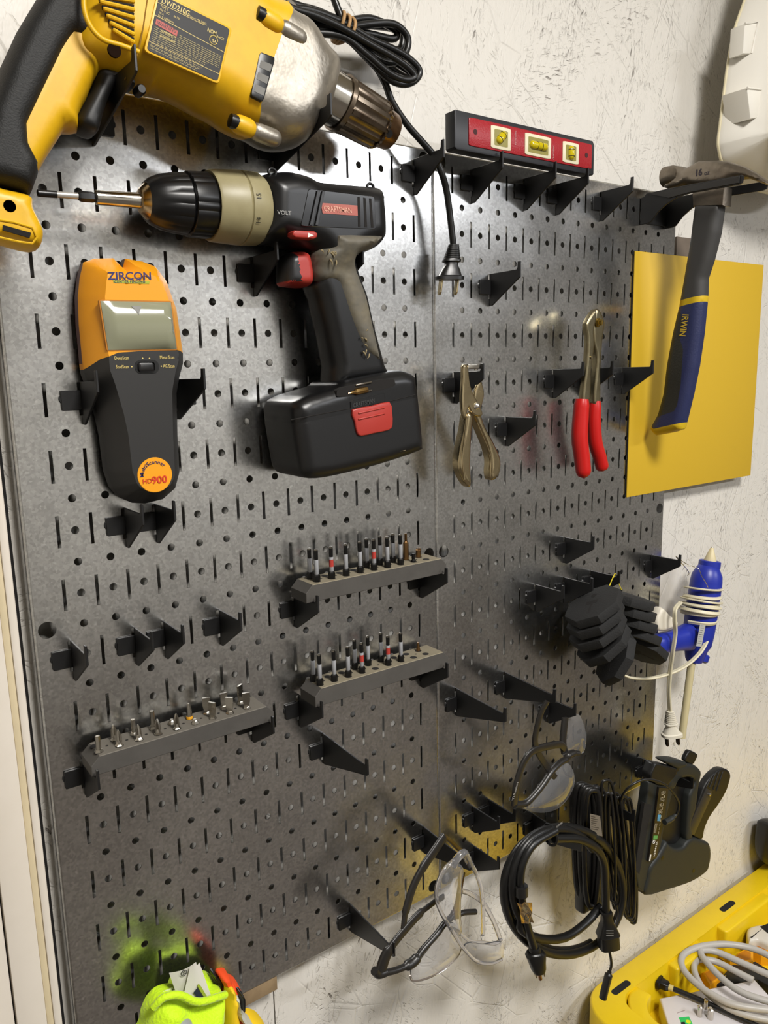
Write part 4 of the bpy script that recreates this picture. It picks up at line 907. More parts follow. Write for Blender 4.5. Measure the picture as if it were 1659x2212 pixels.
def leftof(c, cut):
    for (a, b), (p, q) in zip(cut[:-1], cut[1:]):
        if min(b, q) <= c[1] <= max(b, q): return c[2] < a + (p - a) * (c[1] - b) / (q - b + 1e-9)
    return False
split([('end_cap', M_hyl, lambda c: under(c, c3)), ('grip_blue', M_hbl, lambda c: under(c, c2) and not leftof(c, c4)), ('grip_black', M_hbk, lambda c: under(c, c2)), ('collar_band', M_hyl, lambda c: under(c, c1)), ('neck', M_neck, lambda c: True)], V, F, hm, 50)
tv, td_ = atu(1474, 678, UH - .5); tv2, td2 = atu(1466, 730, UH - .5)
text('grip_brand', 'IRWIN', 0.48, (UH - .5, tv, td_ + .03), (0, tv2 - tv, td2 - td_), (0, 0.12, 1), mat('print_gold', 'd8b83a', .5), hm, bold=.015, squeeze=.74, lift=.012, face=(-1, 0, 0))

# ------------------------------------------------------------------ yellow sheet
sh = thing('yellow_sheet', 'square yellow plastic sheet stuck to the pegboard behind the hammer', 'sheet', (34.4, 15.05, 0.1))
mesh_obj('sheet', *box(28.55, 2.93, .05, 40.32, 15.05, .11, .02), mat('sheet_yellow', 'd6b02e', 0.45, bump=.06, bscale=500), sh, 30)
mesh_obj('magnet_backing', *box(28.57, 2.95, .004, 40.30, 15.03, .048, .0), mat('backing_black', '201c18', 0.7), sh, 30)
# ------------------------------------------------------------------ white hard hat
hat = thing('hard_hat', 'white hard hat hanging on the wall above the hammer', 'hard hat', (38, -2, 2))
HD0 = 1.25
le = [at(x, y, HD0) for x, y in [(1557, 346), (1551, 322), (1550, 301), (1554, 268), (1563, 195), (1572, 130), (1585, 65), (1607, 0)]]
ucen = le[2][0] + 5.0
top = [(le[-1][0] + .9, le[-1][1] - 2.2), (ucen - 1.2, le[-1][1] - 3.9), (ucen + 1.2, le[-1][1] - 3.9)]
right = [(2 * ucen - u, v) for u, v in reversed(le[1:])]
ho = curve2(le[1:] + top + right + [(2 * ucen - le[0][0] - .3, le[0][1] + .3), (ucen + 2, le[0][1] + 1.0), (ucen - 2, le[0][1] + 1.0), (le[0][0] + .3, le[0][1] + .25)], 4)
def hathf(q, x):
    if x < 1.0: return HD0 + .12 + 1.7 * (x / 1.0) ** .8
    if x < 1.15: return HD0 + 1.82 + .35 * (x - 1.0) / .15
    return HD0 + 2.17 + 3.2 * math.sqrt(max(0, 1 - (1 - min((x - 1.15) / 3.6, 1)) ** 2))
M_hat = mat('hat_white', 'dedad0', 0.38)
hs = mesh_obj('shell', *inflate(ho, None, lambda x: HD0 - .05 + (1.4 * min(1, x) + 2.2 * min(1, max(0, x - 1) / 3)), .3, hfun=hathf, offs=(.06, .2, .4, .65, .95, 1.06, 1.16, 1.4)), M_hat, hat, 50)
mesh_obj('rim_bead', *tube([(u, v, HD0 + .04) for u, v in ho], .07, 8, True), mat('hat_rim', 'd4caa8', 0.5), hat, 60)
for (a, b, c, d_), dt, tp in ((((1592, 58), (1620, 54), (1606, 122), (1588, 122)), .55, .95), (((1588, 198), (1632, 203), (1634, 258), (1596, 264)), .9, 1.5)):
    q = ofs([(x, y, HD0 + dt) for x, y in (a, b, c, d_)])
    mesh_obj('accessory_slot', *prism(q, HD0 + .2, HD0 + tp, .08, 2), M_hat, hat, 40)
    mesh_obj('slot_lip', *tube([(*q[0], HD0 + tp), (*q[1], HD0 + tp), (*q[2], HD0 + tp)], .06, 8), M_hat, hat, 60)
mesh_obj('wall_peg', *lathe([(0, .3), (.2, .3), (.2, .15), (2.6, .15), (2.7, .1)], (ucen + 3.5, -9, -.74), (0, -.1, 1), 14), M_stl, hat, 40)

# ------------------------------------------------------------------ chrome hole punch pliers
hp_ = thing('hole_punch_pliers', 'chrome hole punch pliers hanging open below the dangling drill plug', 'pliers', (17.3, 13, 1))
M_chr = mat('worn_chrome', 'cdbd98', 0.2, 1.0, noise=.5, nscale=50, col2='8a7658', rnoise=.1)
PD = 1.55
def flatbar(name, pts, d0, d1, r, mt, par, step=.06):
    return mesh_obj(name, *inflate(curve2(ofs([(x, y, (d0 + d1) / 2) for x, y in pts]), 4), dome(d1 - min(r, d1 - d0) * .9, d1, r), dome(d0 + .02, d0, r), step, offs=(.015, .04, .08)), mt, par, 50)
flatbar('front_jaw', [(998, 791), (1006, 789), (1010, 800), (1012, 820), (1016, 840), (1024, 858), (1036, 880), (1040, 896), (1030, 900), (1018, 893), (1010, 880), (1003, 905), (996, 885), (995, 853), (997, 820)], PD - .05, PD + .12, .06, M_chr, hp_)
flatbar('left_handle', [(1003, 893), (1016, 898), (1014, 930), (1012, 970), (1011, 1010), (1013, 1040), (1010, 1052), (999, 1042), (988, 1020), (984, 1000), (988, 966), (996, 930)], PD - .3, PD + .12, .16, M_chr, hp_)
flatbar('right_handle', [(1018, 888), (1032, 894), (1042, 920), (1056, 946), (1070, 975), (1076, 996), (1074, 1020), (1066, 1034), (1056, 1036), (1052, 1020), (1053, 995), (1046, 965), (1034, 935), (1024, 912)], PD - .42, PD + .02, .16, M_chr, hp_)
mesh_obj('handle_ridge', *tube(smooth_path([at3(x, y, PD + .13) for x, y in [(1008, 905), (1004, 945), (999, 990), (1004, 1036)]], 6), .035, 8), M_chr, hp_, 60)
mesh_obj('handle_ridge', *tube(smooth_path([at3(x, y, PD + .04) for x, y in [(1030, 912), (1044, 945), (1060, 985), (1064, 1022)]], 6), .035, 8), M_chr, hp_, 60)
flatbar('back_jaw', [(1018, 880), (1026, 840), (1034, 822), (1040, 830), (1044, 852), (1038, 878), (1028, 896)], PD - .25, PD - .1, .06, M_chr, hp_)
mesh_obj('punch_die', *box(*at(1003, 786, PD - .1), PD - .25, *at(1035, 797, PD - .1), PD + .12, .03), M_stl, hp_, 40)
mesh_obj('punch_pin', *lathe([(0, .08), (.22, .08), (.24, .05)], at3(1028, 800, PD - .05), (0, -1, 0), 12), M_stl, hp_, 40)
mesh_obj('rivet', *lathe([(0, .14), (.06, .14), (.1, .1), (.12, .03)], at3(1029, 877, PD + .1), (-.2, 0, 1), 16), mat('rivet_steel', 'e8e4dc', .2, 1.0), hp_, 40)
# ------------------------------------------------------------------ red handled cutters
rc = thing('red_handled_cutters', 'steel cutters with two red dipped handles hanging head up', 'cutters', (25, 13, 1.3))
M_cst = mat('tool_steel_brassy', '9d9478', .32, 1.0, noise=.5, nscale=50, col2='6b5a3c')
M_rdp = mat('red_dip_vinyl', 'c01714', .35)
CD = 1.35
flatbar('front_shank', [(1283, 670), (1276, 675), (1265, 693), (1262, 706), (1266, 735), (1263, 790), (1255, 864), (1270, 866), (1274, 800), (1280, 745), (1279, 715), (1284, 690)], CD + .05, CD + .32, .1, M_cst, rc)
flatbar('rear_shank', [(1282, 671), (1291, 670), (1300, 690), (1302, 702), (1297, 735), (1293, 800), (1292, 868), (1278, 868), (1284, 790), (1284, 765), (1278, 740), (1276, 705)], CD - .3, CD + .02, .12, M_cst, rc)
mesh_obj('pivot_bolt', *lathe([(0, .2), (.1, .2), (.12, .13), (.22, .13), (.24, .08)], at3(1290, 697, CD + .05), (.3, 0, 1), 6), mat('bolt_brass', 'c8ac58', .25, 1.0), rc, 30)
mesh_obj('return_stop', *lathe([(0, .07), (.1, .07)], at3(1275, 772, CD + .28), (0, 0, 1), 10), M_cst, rc, 40)
def handle3(name, cl, w, d, mt):
    P = smooth_path([at3(x, y, d + e) for x, y, e in cl], 6); n = len(P); rr = []
    for i in range(n):
        t = i / (n - 1); e = min(1, math.sqrt(max(1e-3, 1 - (max(0, t - .9) / .1) ** 2)) if t > .9 else 1) * min(1, .85 + t * 2); rr.append(w * e * (1 + .08 * math.sin(t * 3.1)))
    return mesh_obj(name, *tube(P, rr, 20), mt, rc, 60)
handle3('front_grip', [(1257, 862, .1), (1254, 900, .1), (1252, 945, .12), (1257, 990, .15), (1262, 1034, .2)], .34, CD + .05, M_rdp)
handle3('rear_grip', [(1285, 866, 0), (1283, 910, 0), (1286, 955, -.02), (1296, 990, 0), (1303, 1018, .02)], .30, CD - .2, M_rdp)

# ------------------------------------------------------------------ bit blocks and their bits
M_blkw = mat('grey_wood', '4d4a46', .75, noise=.35, nscale=40, col2='34312e', bump=.3, bscale=120)
def block_material():
    m = M_blkw.copy(); m.name = 'grey_wood_front'; return m
def bit_block(ul, ur, vt, vb, label, top, p0, p1, k1):
    """p0, p1: photo pixels of the bits in the first and the k1-th front hole"""
    t = thing('bit_block', label, 'bit holder', ((ul + ur) / 2, vb, .85), 'grey bit blocks')
    d0, d1 = .35, 1.46; ch = .28
    P = [(ul, vb), (ul, vt + ch), (ul + ch, vt), (ur - ch, vt), (ur, vt + ch), (ur, vb)]
    V, F = prism(P, d0, d1, .02, 1)
    split([('top_face', mat('grey_wood_lit_top_' + top, top, .75, noise=.3, nscale=50, col2='5f584c'), lambda c: c[1] < vt + .03), ('block', M_blkw, lambda c: True)], V, F, t, 30)  # same wood, top coloured paler to paint in light from above
    a = at(*p0, 1.16)[0]; st = (at(*p1, 1.16)[0] - a) / k1; us = [a + st * i for i in range(9)]
    for i, u in enumerate(us):
        for d in (.68, 1.16): mesh_obj('bit_hole', *lathe([(-.004, .14), (.05, .14)], (u, vt, d), (0, 1, 0), 14), M_dark, t, 0)
        if i < 8: mesh_obj('pilot_hole', *lathe([(-.003, .05), (.03, .05)], (u + st / 2, vt, .92), (0, 1, 0), 8), M_dark, t, 0)
    return us
def px1(cx, cy): return 560 + cx / 3.77, 1120 + cy / 3.77
def px3(cx, cy): return 60 + cx / 2.9625, 1250 + cy / 2.9625
VT1, VB1 = 15.82, 16.46
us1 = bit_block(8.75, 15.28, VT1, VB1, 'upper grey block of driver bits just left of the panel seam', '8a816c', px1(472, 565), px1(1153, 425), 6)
VT2, VB2 = 19.78, 20.46
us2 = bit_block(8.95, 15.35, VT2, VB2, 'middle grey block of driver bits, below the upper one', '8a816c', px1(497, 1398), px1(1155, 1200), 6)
VT3, VB3 = 19.85, 20.46
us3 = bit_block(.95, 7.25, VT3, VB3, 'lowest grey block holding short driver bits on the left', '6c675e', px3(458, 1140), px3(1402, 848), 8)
LM = {}
def lmesh(key, VF, mt, sm=35):
    if key not in LM:
        o = mesh_obj(key, VF[0], VF[1], mt, None, sm, local=True); LM[key] = o.data; bpy.data.objects.remove(o)
    return LM[key]
def L_(prof, n=12): return lathe([(t * IN, r * IN) for t, r in prof], (0, 0, 0), (0, 0, 1), n)
M_bitd = mat('bit_black_steel', '1b1a19', .35, .6); M_chip = mat('bit_tip_chrome', '9a958c', .22, 1.0); M_slv = mat('bit_sleeve_white', '96979a', .35); M_slr = mat('sleeve_red', 'b03a32', .4)
long_parts = [('hex_base', L_([(-.15, .12), (.0, .125), (.20, .135), (.26, .1), (.28, .075)], 6), M_bitd), ('sleeve', L_([(.27, .077), (.28, .083), (.80, .083), (.81, .077)]), M_slv), ('tip', L_([(.80, .07), (1.14, .075), (1.15, .07)], 6), M_bitd), ('tip_end', L_([(1.14, .074), (1.2, .06), (1.21, .03)], 6), M_chip)]
dots = ('with the red-printed sleeve', )
def long_bit(u, vt, label, grp, back=False, red=False, h=1.0):
    t = thing('driver_bit', label, 'driver bit', (u, vt, .68 if back else 1.16), grp); t.scale = (1, 1, h)
    for nm, VF, mt in long_parts: link(nm, lmesh('long_' + nm, VF, mt), t)
    if red: link('sleeve_print', lmesh('long_red', L_([(.45, .0845), (.72, .0845)]), M_slr), t)
    return t
ords = ['first', 'second', 'third', 'fourth', 'fifth', 'sixth', 'seventh', 'eighth']
for k in range(7): long_bit(us1[k], VT1, '%s long sleeved bit from the left, front row of the upper bit block' % ords[k], 'long bits in the upper block', red=k in (1, 4))
for k, i in enumerate((0, 4, 5, 6)): long_bit(us1[i], VT1, '%s long bit from the left in the back row of the upper bit block' % ords[k], 'long bits in the upper block', True, h=.96)
for k, i in enumerate((0, 1, 2, 3, 5, 6)): long_bit(us2[i], VT2, '%s long sleeved bit from the left, front row of the middle bit block' % ords[k], 'long bits in the middle block', red=i in (3, 5))
for k, i in enumerate((0, 3, 4, 5)): long_bit(us2[i], VT2, '%s long bit from the left in the back row of the middle bit block' % ords[k], 'long bits in the middle block', True)
M_brs = mat('bit_bronze', '8a6a46', .3, 1.0); M_sil = mat('bit_silver', 'b5b0a6', .25, 1.0, rnoise=.08)
def flat_tip(w0, w1, h0, h1, th):
    return prism([(-w0 * IN, h0 * IN), (w0 * IN, h0 * IN), (w1 * IN, (h0 + h1) / 2 * IN), (w1 * IN, h1 * IN), (-w1 * IN, h1 * IN), (-w1 * IN, (h0 + h1) / 2 * IN)], -th * IN, th * IN, 0, 1, lambda a, b, c: (a, c, b))
def cross_tip(r, h0, h1):
    q = []
    for k in range(4):
        th = math.pi / 4 + k * math.pi / 2; f = lambda a, b, c, th=th: (a * math.cos(th) - c * math.sin(th), a * math.sin(th) + c * math.cos(th), b)
        q.append(prism([(0, h0 * IN), (r * IN, h0 * IN), (r * .9 * IN, (h0 * .4 + h1 * .6) * IN), (r * .2 * IN, h1 * IN), (0, h1 * IN)], -.02 * IN, .02 * IN, 0, 1, f))
    return join(*q)
KINDS = {
 'phillips': [('shank', L_([(-.1, .12), (.02, .12), (.08, .07), (.16, .06)], 6), M_sil), ('tip', cross_tip(.085, .1, .46), M_sil)],
 'hex': [('shank', L_([(-.1, .12), (.02, .12), (.08, .09)], 6), M_sil), ('tip', L_([(.07, .075), (.45, .07), (.46, .06)], 6), M_sil)],
 'torx': [('shank', L_([(-.1, .12), (.02, .12), (.1, .06), (.14, .05)], 6), M_sil), ('tip', lathe_mod([(.13 * IN, .055 * IN), (.46 * IN, .055 * IN), (.47 * IN, .045 * IN)], (0, 0, 0), (0, 0, 1), 24, lambda th, t: 1 + .15 * math.cos(6 * th)), M_sil)],
 'flat': [('shank', L_([(-.1, .12), (.02, .12), (.08, .08)], 6), M_sil), ('tip', flat_tip(.07, .115, .04, .5, .03), M_sil)],
 'banded': [('shank', L_([(-.1, .1), (.06, .1), (.08, .09)], 12), mat('band_orange', 'd89a20', .4)), ('tip', L_([(.07, .09), (.3, .07), (.45, .045), (.47, .03)], 6), M_sil)],
 'stub': [('shank', L_([(-.1, .1), (.05, .1), (.1, .07)], 6), M_bitd), ('tip', L_([(.09, .07), (.3, .075), (.34, .06)], 6), M_bitd)],
 'brass_long': [('shank', L_([(-.1, .11), (.68, .11), (.75, .07)], 6), M_brs), ('tip', L_([(.74, .06), (1.05, .055), (1.06, .045)], 8), M_brs)],
 'brass_stub': [('shank', L_([(-.1, .11), (.3, .11)], 6), M_brs), ('tip', flat_tip(.1, .06, .29, .38, .06), M_brs)],
 'brass_pin': [('shank', L_([(-.1, .09), (.05, .09), (.12, .075)], 8), M_brs), ('tip', L_([(.11, .075), (.35, .05), (.36, .04)], 8), M_brs)],
}
def short_bit(u, vt, kind, label, grp, back=False, rz=0.0, h=1.0, w=1.0):
    d = .68 if back else 1.16
    t = thing('driver_bit', label, 'driver bit', (u, vt, d), grp); t.rotation_euler.z = rz; t.scale = (w, w, h)
    for nm, VF, mt in KINDS[kind]: link(nm, lmesh(kind + '_' + nm, VF, mt), t)
G1, G2, G3 = 'short bits in the upper block', 'short bits in the middle block', 'short bits in the lowest block'
short_bit(us1[7], VT1, 'stub', 'short black bit in the front row of the upper block, beside the tall bronze one', G1)
short_bit(us1[7], VT1, 'brass_long', 'tall bronze-coloured bit near the right end of the upper block', G1, True)
short_bit(us1[8], VT1, 'brass_stub', 'stubby bronze bit at the right end of the upper block', G1, True)
short_bit(us2[8], VT2, 'brass_pin', 'small pointed bronze bit alone at the right end of the middle block', G2, True)
row3f = [((458, 1140), 'hex', 'hexagonal'), ((588, 1095), 'phillips', 'cross-tipped'), ((716, 1060), 'phillips', 'cross-tipped'), ((838, 1022), 'phillips', 'cross-tipped'), ((957, 985), 'phillips', 'cross-tipped'), ((1070, 950), 'torx', 'star-tipped'), ((1185, 912), 'flat', 'flat-bladed'), ((1295, 878), 'flat', 'flat-bladed'), ((1402, 848), 'flat', 'flat-bladed')]
for k, ((a, b), kd, w) in enumerate(row3f): short_bit(us3[k], VT3, kd, 'short %s bit in the front row of the lowest block, %s from the left' % (w, (ords + ['ninth'])[k]), G3, False, .35 * k, 1.15, 1.15)
row3b = [((632, 1055), 'phillips', 'cross-tipped'), ((752, 1018), 'hex', 'hexagonal'), ((878, 978), 'hex', 'tall hexagonal'), ((990, 945), 'torx', 'star-tipped'), ((1103, 908), 'banded', 'orange-banded'), ((1215, 875), 'flat', 'flat-bladed'), ((1325, 842), 'flat', 'narrow flat-bladed'), ((1432, 812), 'flat', 'wide flat-bladed')]
for k, ((a, b), kd, w) in enumerate(row3b): short_bit(us3[k + 1], VT3, kd, 'short %s bit in the back row of the lowest block, %s from the left' % (w, ords[k]), G3, True, .2 + .5 * k, 1.4 if k in (2, 7) else 1.15, 1.15)

# ------------------------------------------------------------------ string of black octagonal blocks
M_foam = mat('black_foam', '1a1a1a', .8, bump=.35, bscale=500)
ODN = 8
def octo(R_, roll=math.pi / 8): return [(R_ * math.cos(roll + 2 * math.pi * k / 8) * 1.0, R_ * math.sin(roll + 2 * math.pi * k / 8)) for k in range(8)]
oc_body = lmesh('octo_body', prism([(a * IN, b * IN) for a, b in octo(1.42)], -.23 * IN, .23 * IN, .05 * IN, 2), M_foam, 30)
def slot_mesh(s):
    z0, z1 = .18 * s, .2355 * s
    return join(prism([(-.85 * IN, -.05 * IN), (-.1 * IN, -.05 * IN), (-.1 * IN, .05 * IN), (-.85 * IN, .05 * IN)], z0 * IN, z1 * IN, 0, 1), prism([(-.1 * IN, -.3 * IN), (.15 * IN, -.3 * IN), (.15 * IN, .3 * IN), (-.1 * IN, .3 * IN)], z0 * IN, z1 * IN, 0, 1))
oc_slot = {s: lmesh('octo_slot%d' % s, slot_mesh(s), M_dark, 0) for s in (-1, 1)}
oc_hole = {s: lmesh('octo_hole%d' % s, prism([(.6 * IN + .14 * IN * math.cos(t), .14 * IN * math.sin(t)) for t in np.linspace(0, 6.283, 14, endpoint=False)], .18 * s * IN, .236 * s * IN, 0, 1), M_dark, 0) for s in (-1, 1)}
def octo_block(x, y, d, n, ang, label):
    t = thing('octagonal_block', label, 'block', at3(x, y, d), 'octagonal black blocks on a string')
    nw = Vector((n[0], -n[2], -n[1])).normalized(); q = nw.to_track_quat('Z', 'Y').to_matrix().to_4x4() @ Matrix.Rotation(ang, 4, 'Z')
    t.rotation_euler = q.to_euler()
    link('block_body', oc_body, t)
    for s in (-1, 1): link('keyed_slot', oc_slot[s], t); link('string_hole', oc_hole[s], t)
    return t
ORD5 = ['topmost', 'second', 'third', 'fourth', 'lowest']
for k, (x, y, d, n, a) in enumerate([(1283, 1310, 2.1, (-.45, -.86, -.24), 2.5), (1286, 1334, 2.1, (-.45, -.86, -.24), 2.5), (1291, 1360, 2.1, (-.46, -.85, -.26), 2.45), (1304, 1388, 2.1, (-.56, -.78, -.33), 2.4), (1330, 1420, 2.1, (-.74, -.46, -.5), 2.3)]):
    octo_block(x, y, d, n, a, '%s black octagonal block in the left fan of the string' % ORD5[k])
for k, (x, y, d, n, a) in enumerate([(1352, 1294, 1.6, (.30, -.94, .06), .6), (1356, 1317, 1.6, (.32, -.94, .06), .6), (1361, 1342, 1.6, (.36, -.92, .03), .6), (1369, 1369, 1.6, (.44, -.88, -.02), .6), (1382, 1401, 1.6, (.62, -.74, -.12), .6)]):
    octo_block(x, y, d, n, a, '%s black octagonal block in the right column of the string' % ORD5[k])
ys = thing('yellow_string', 'thin yellow string looped over a hook through the black blocks', 'string', at3(1335, 1240, 1.5))
mesh_obj('string_strand', *tube(smooth_path([at3(x, y, d) for x, y, d in [(1311, 1281, 2.2), (1318, 1262, 2.0), (1326, 1243, 1.65), (1331, 1241, 1.55), (1336, 1258, 1.55), (1342, 1274, 1.6)]], 5), .025, 6), mat('string_yellow', 'd6c22a', .6), ys, 60)
mesh_obj('string_tail', *tube([at3(1331, 1241, 1.5), at3(1327, 1240, 1.55), at3(1325, 1248, 1.6)], .025, 6), mat('string_yellow', 'd6c22a', .6), ys, 60)

# ------------------------------------------------------------------ blue glue gun
GD = 1.3
gg = thing('glue_gun', 'blue hot glue gun hanging nozzle up with its cream cord wrapped round', 'glue gun', (33.5, 26, GD))
M_blu = mat('glue_gun_blue', '1f2f9c', .38, bump=.08, bscale=500); M_crm = mat('cream_cord', 'd8d0b4', .4); M_crmp = mat('cream_cone', 'd6c9a0', .45)
def pg(cx, cy): return 1200 + cx / 3.614, 1130 + cy / 3.614
def gl(pts, d=GD): return [at(*pg(*p), d) for p in pts]
NA, NB = np.array(at3(*pg(1222, 190), GD)), np.array(at3(*pg(1205, 305), GD)); axn = nrm(NB - NA); Ln = np.linalg.norm(NB - NA)
rn = rad(*pg(1205, 305), GD, 12.5)
nz = mesh_obj('nozzle', *lathe([(0, .05), (.02, .07), (.06, .1), (Ln * .9, rn), (Ln + .15, rn)], NA, axn, 24), M_crmp, gg, 40)
mesh_obj('nozzle_tip', *lathe([(-.03, .03), (-.02, .055), (.03, .07)], NA, axn, 16), M_stl, nz, 40)
cC = NA + axn * (Ln + .02)
mesh_obj('nozzle_collar', *lathe([(-.1, rn * 1.25), (-.12, rn * 1.5), (-.08, rn * 1.72), (.25, rn * 1.74), (.3, rn * 1.6)], cC, axn, 30), M_blu, gg, 40)
ba, bb = np.array(at3(*pg(1195, 330), GD)), np.array(at3(*pg(1085, 1060), GD)); axb = nrm(bb - ba); Lb = np.linalg.norm(bb - ba)
mesh_obj('barrel', *lathe([(-.06, .4), (.0, .52), (.25, .66), (.55, .80), (.9, .84), (Lb * .45, .86), (Lb * .7, .84), (Lb * .84, .78), (Lb * .9, .62), (Lb * 1.0, .5), (Lb * 1.03, .42)], ba, axb, 36), M_blu, gg, 50)
hA, hB = np.array(at3(*pg(1030, 890), GD)), np.array(at3(*pg(745, 960), GD))
mesh_obj('handle', *loft([sell(hA + (hB - hA) * t, nrm(np.cross(hB - hA, (0, 0, 1))), (0, 0, 1), w, w * .85, 2.4, 28) for t, w in ((0, .75), (.25, .62), (.5, .56), (.8, .58), (.95, .5), (1.0, .3))]), M_blu, gg, 50)
trg = gl([(800, 655), (825, 665), (870, 715), (915, 745), (925, 790), (870, 820), (800, 838), (762, 820), (755, 760), (775, 700)])
mesh_obj('trigger', *inflate(curve2(trg, 3), dome(GD, GD + .3, .12), dome(GD, GD - .3, .12), .08, offs=(.02, .06)), mat('trigger_cream', 'ddd6c6', .45), gg, 50)
mesh_obj('rear_collar', *lathe([(0, .5), (.08, .58), (.4, .56), (.5, .44)], at3(*pg(1125, 1010), GD), np.array(at3(*pg(1090, 1120), GD)) - at3(*pg(1125, 1000), GD), 26), M_blu, gg, 40)
ga, gb = at3(*pg(1062, 1090), GD), at3(*pg(985, 1675), GD)
mesh_obj('glue_stick', *lathe([(0, .21), (np.linalg.norm(np.array(gb) - ga), .20)], ga, np.array(gb) - np.array(ga), 18), mat('glue_stick_cream', 'c9bd94', .35), gg, 40)
Qg = quad_map([pg(1128, 790), pg(1172, 795), pg(1140, 965), pg(1098, 960)], GD + .86)
sk = mesh_obj('rating_sticker', [Qg(0, 0), Qg(1, 0), Qg(1, 1), Qg(0, 1)], [(0, 1, 2, 3)], mat('sticker_grey', 'b4b4b0', .5), gg, 0, solid=False)
sl_ = []
for k in range(9):
    a, b = np.array(Qg(.15, .05 + .1 * k)), np.array(Qg(.55 + .3 * ((k * 37) % 10) / 10, .05 + .1 * k)); z = np.array([0, 0, .006]); n = np.array([0, .02, 0])
    sl_.append(([tuple(a + z), tuple(b + z), tuple(b + z + n), tuple(a + z + n)], [(0, 1, 2, 3)]))
mesh_obj('sticker_print', *join(*sl_), mat('print_charcoal', '3a3a3c', .5), sk, 0, solid=False)
# wire stand looped over the hook
mesh_obj('wire_stand', *tube(smooth_path([at3(*pg(x, y), d) for x, y, d in [(1030, 410, GD - .3), (1040, 385, GD - .2), (1000, 330, 1.5), (940, 262, 1.55), (1000, 305, 1.6), (1060, 335, 1.8), (1115, 355, GD + .75), (1140, 410, GD + .85), (1178, 472, GD + .92), (1190, 500, GD + .9)]], 6), .022, 6), M_stl, gg, 60)
# cord: turns round the barrel, two free runs and the plug
def helix(c0, c1, rx, rd_, turns, ph=0.0, n=26):
    c0, c1 = np.array(at3(*pg(*c0), GD)), np.array(at3(*pg(*c1), GD)); axh = nrm(c1 - c0); sd = nrm(np.cross(axh, (0, 0, 1)))
    return [tuple(c0 + (c1 - c0) * (k / (n * turns)) + sd * rx * math.cos(ph + 2 * math.pi * k / n) + np.array([0, 0, 1]) * rd_ * math.sin(ph + 2 * math.pi * k / n)) for k in range(int(n * turns) + 1)]
gc = mesh_obj('power_cord', *tube(helix((1160, 480), (1110, 770), .93, .93, 4.5), .085, 10, sec=TWIN), M_crm, gg, 60)
gc2 = mesh_obj('power_cord', *tube(helix((1140, 590), (1120, 690), 1.02, 1.02, 2.5, 1.0), .085, 10, sec=TWIN), M_crm, gg, 60)
mesh_obj('power_cord', *tube(smooth_path([at3(*pg(x, y), d) for x, y, d in [(975, 620, GD + .3), (935, 670, GD + .75), (930, 760, GD + .8), (935, 860, GD + .78), (915, 1000, GD + .7), (895, 1150, GD + .5), (885, 1300, GD + .4), (888, 1400, GD + .35), (893, 1480, GD + .3)]], 7), .10, 10, sec=TWIN, up=(0, 0, 1)), M_crm, gg, 60)
mesh_obj('power_cord', *tube(smooth_path([at3(*pg(x, y), d) for x, y, d in [(1178, 880, GD + .4), (1175, 930, GD + .7), (1120, 1020, GD + .75), (1020, 1110, GD + .6), (900, 1170, GD + .4), (760, 1208, GD + .1), (620, 1210, GD - .1), (540, 1190, GD - .3), (500, 1150, GD - .4)]], 7), .10, 10, sec=TWIN, up=(0, 0, 1)), M_crm, gg, 60)
plug_two(gg, at3(*pg(893, 1465), GD + .3), np.array(at3(*pg(915, 1740), GD + .3)) - at3(*pg(893, 1465), GD + .3), (.9, 0, .42), (-.42, 0, .9), 1.32, mat('cream_plug', 'dcd6c6', .4), mat('prong_dark', '5a4c40', .25, 1.0), bl=.66, pl=.48)
# ------------------------------------------------------------------ eyewear
def clear_material(name, tint, rough=.03, tw=.86):
    if name in MATS: return MATS[name]
    m = bpy.data.materials.new(name); m.use_nodes = True; b = m.node_tree.nodes['Principled BSDF']
    b.inputs['Base Color'].default_value = lin(tint); b.inputs['Roughness'].default_value = rough; b.inputs['Transmission Weight'].default_value = tw; b.inputs['IOR'].default_value = 1.45  # partial transmission leaves a white diffuse share that paints in lens haze
    MATS[name] = m; return m
M_clr = clear_material('clear_polycarbonate', 'f4f2f4'); M_clr2 = clear_material('clear_lens', 'f4f4f6', .04, .9)
M_frm = mat('dark_frame', '23211f', .35)
def lens(name, pts, d, par, bulge=.22, mt=None, th=.07):
    o = curve2(ofs([(x, y, d) for x, y in pts]), 4)
    return mesh_obj(name, *inflate(o, lambda x: d + th + bulge * (1 - (1 - min(x / .9, 1)) ** 2), lambda x: d + bulge * (1 - (1 - min(x / .9, 1)) ** 2), .12, offs=(.03, .1, .2)), mt or M_clr2, par, 60)
def wire(name, pts, r, mt, par, n=7, sec=None, k=10):
    return mesh_obj(name, *tube(smooth_path([at3(*p) for p in pts], n), r, k, sec=sec), mt, par, 60)
BAR = [(math.copysign(abs(math.cos(t)) ** .6, math.cos(t)) * .55, math.copysign(abs(math.sin(t)) ** .6, math.sin(t)) * 1.25) for t in np.linspace(0, 2 * math.pi, 16, endpoint=False)]
def fg(cx, cy): return 860 + cx / 3.072, 1480 + cy / 3.072
g1 = thing('safety_glasses', 'dark-framed safety glasses with clear lens hanging by one arm from the upper hooks', 'glasses', (21, 28, 2.3))
GZ = 2.3
wire('temple', [(*fg(990, 105), 2.9), (*fg(950, 180), 2.8), (*fg(922, 280), 2.7), (*fg(908, 370), 2.6), (*fg(925, 440), 2.5), (*fg(965, 510), 2.4), (*fg(1005, 570), 2.4), (*fg(1042, 612), 2.4)], .12, M_frm, g1, sec=BAR)
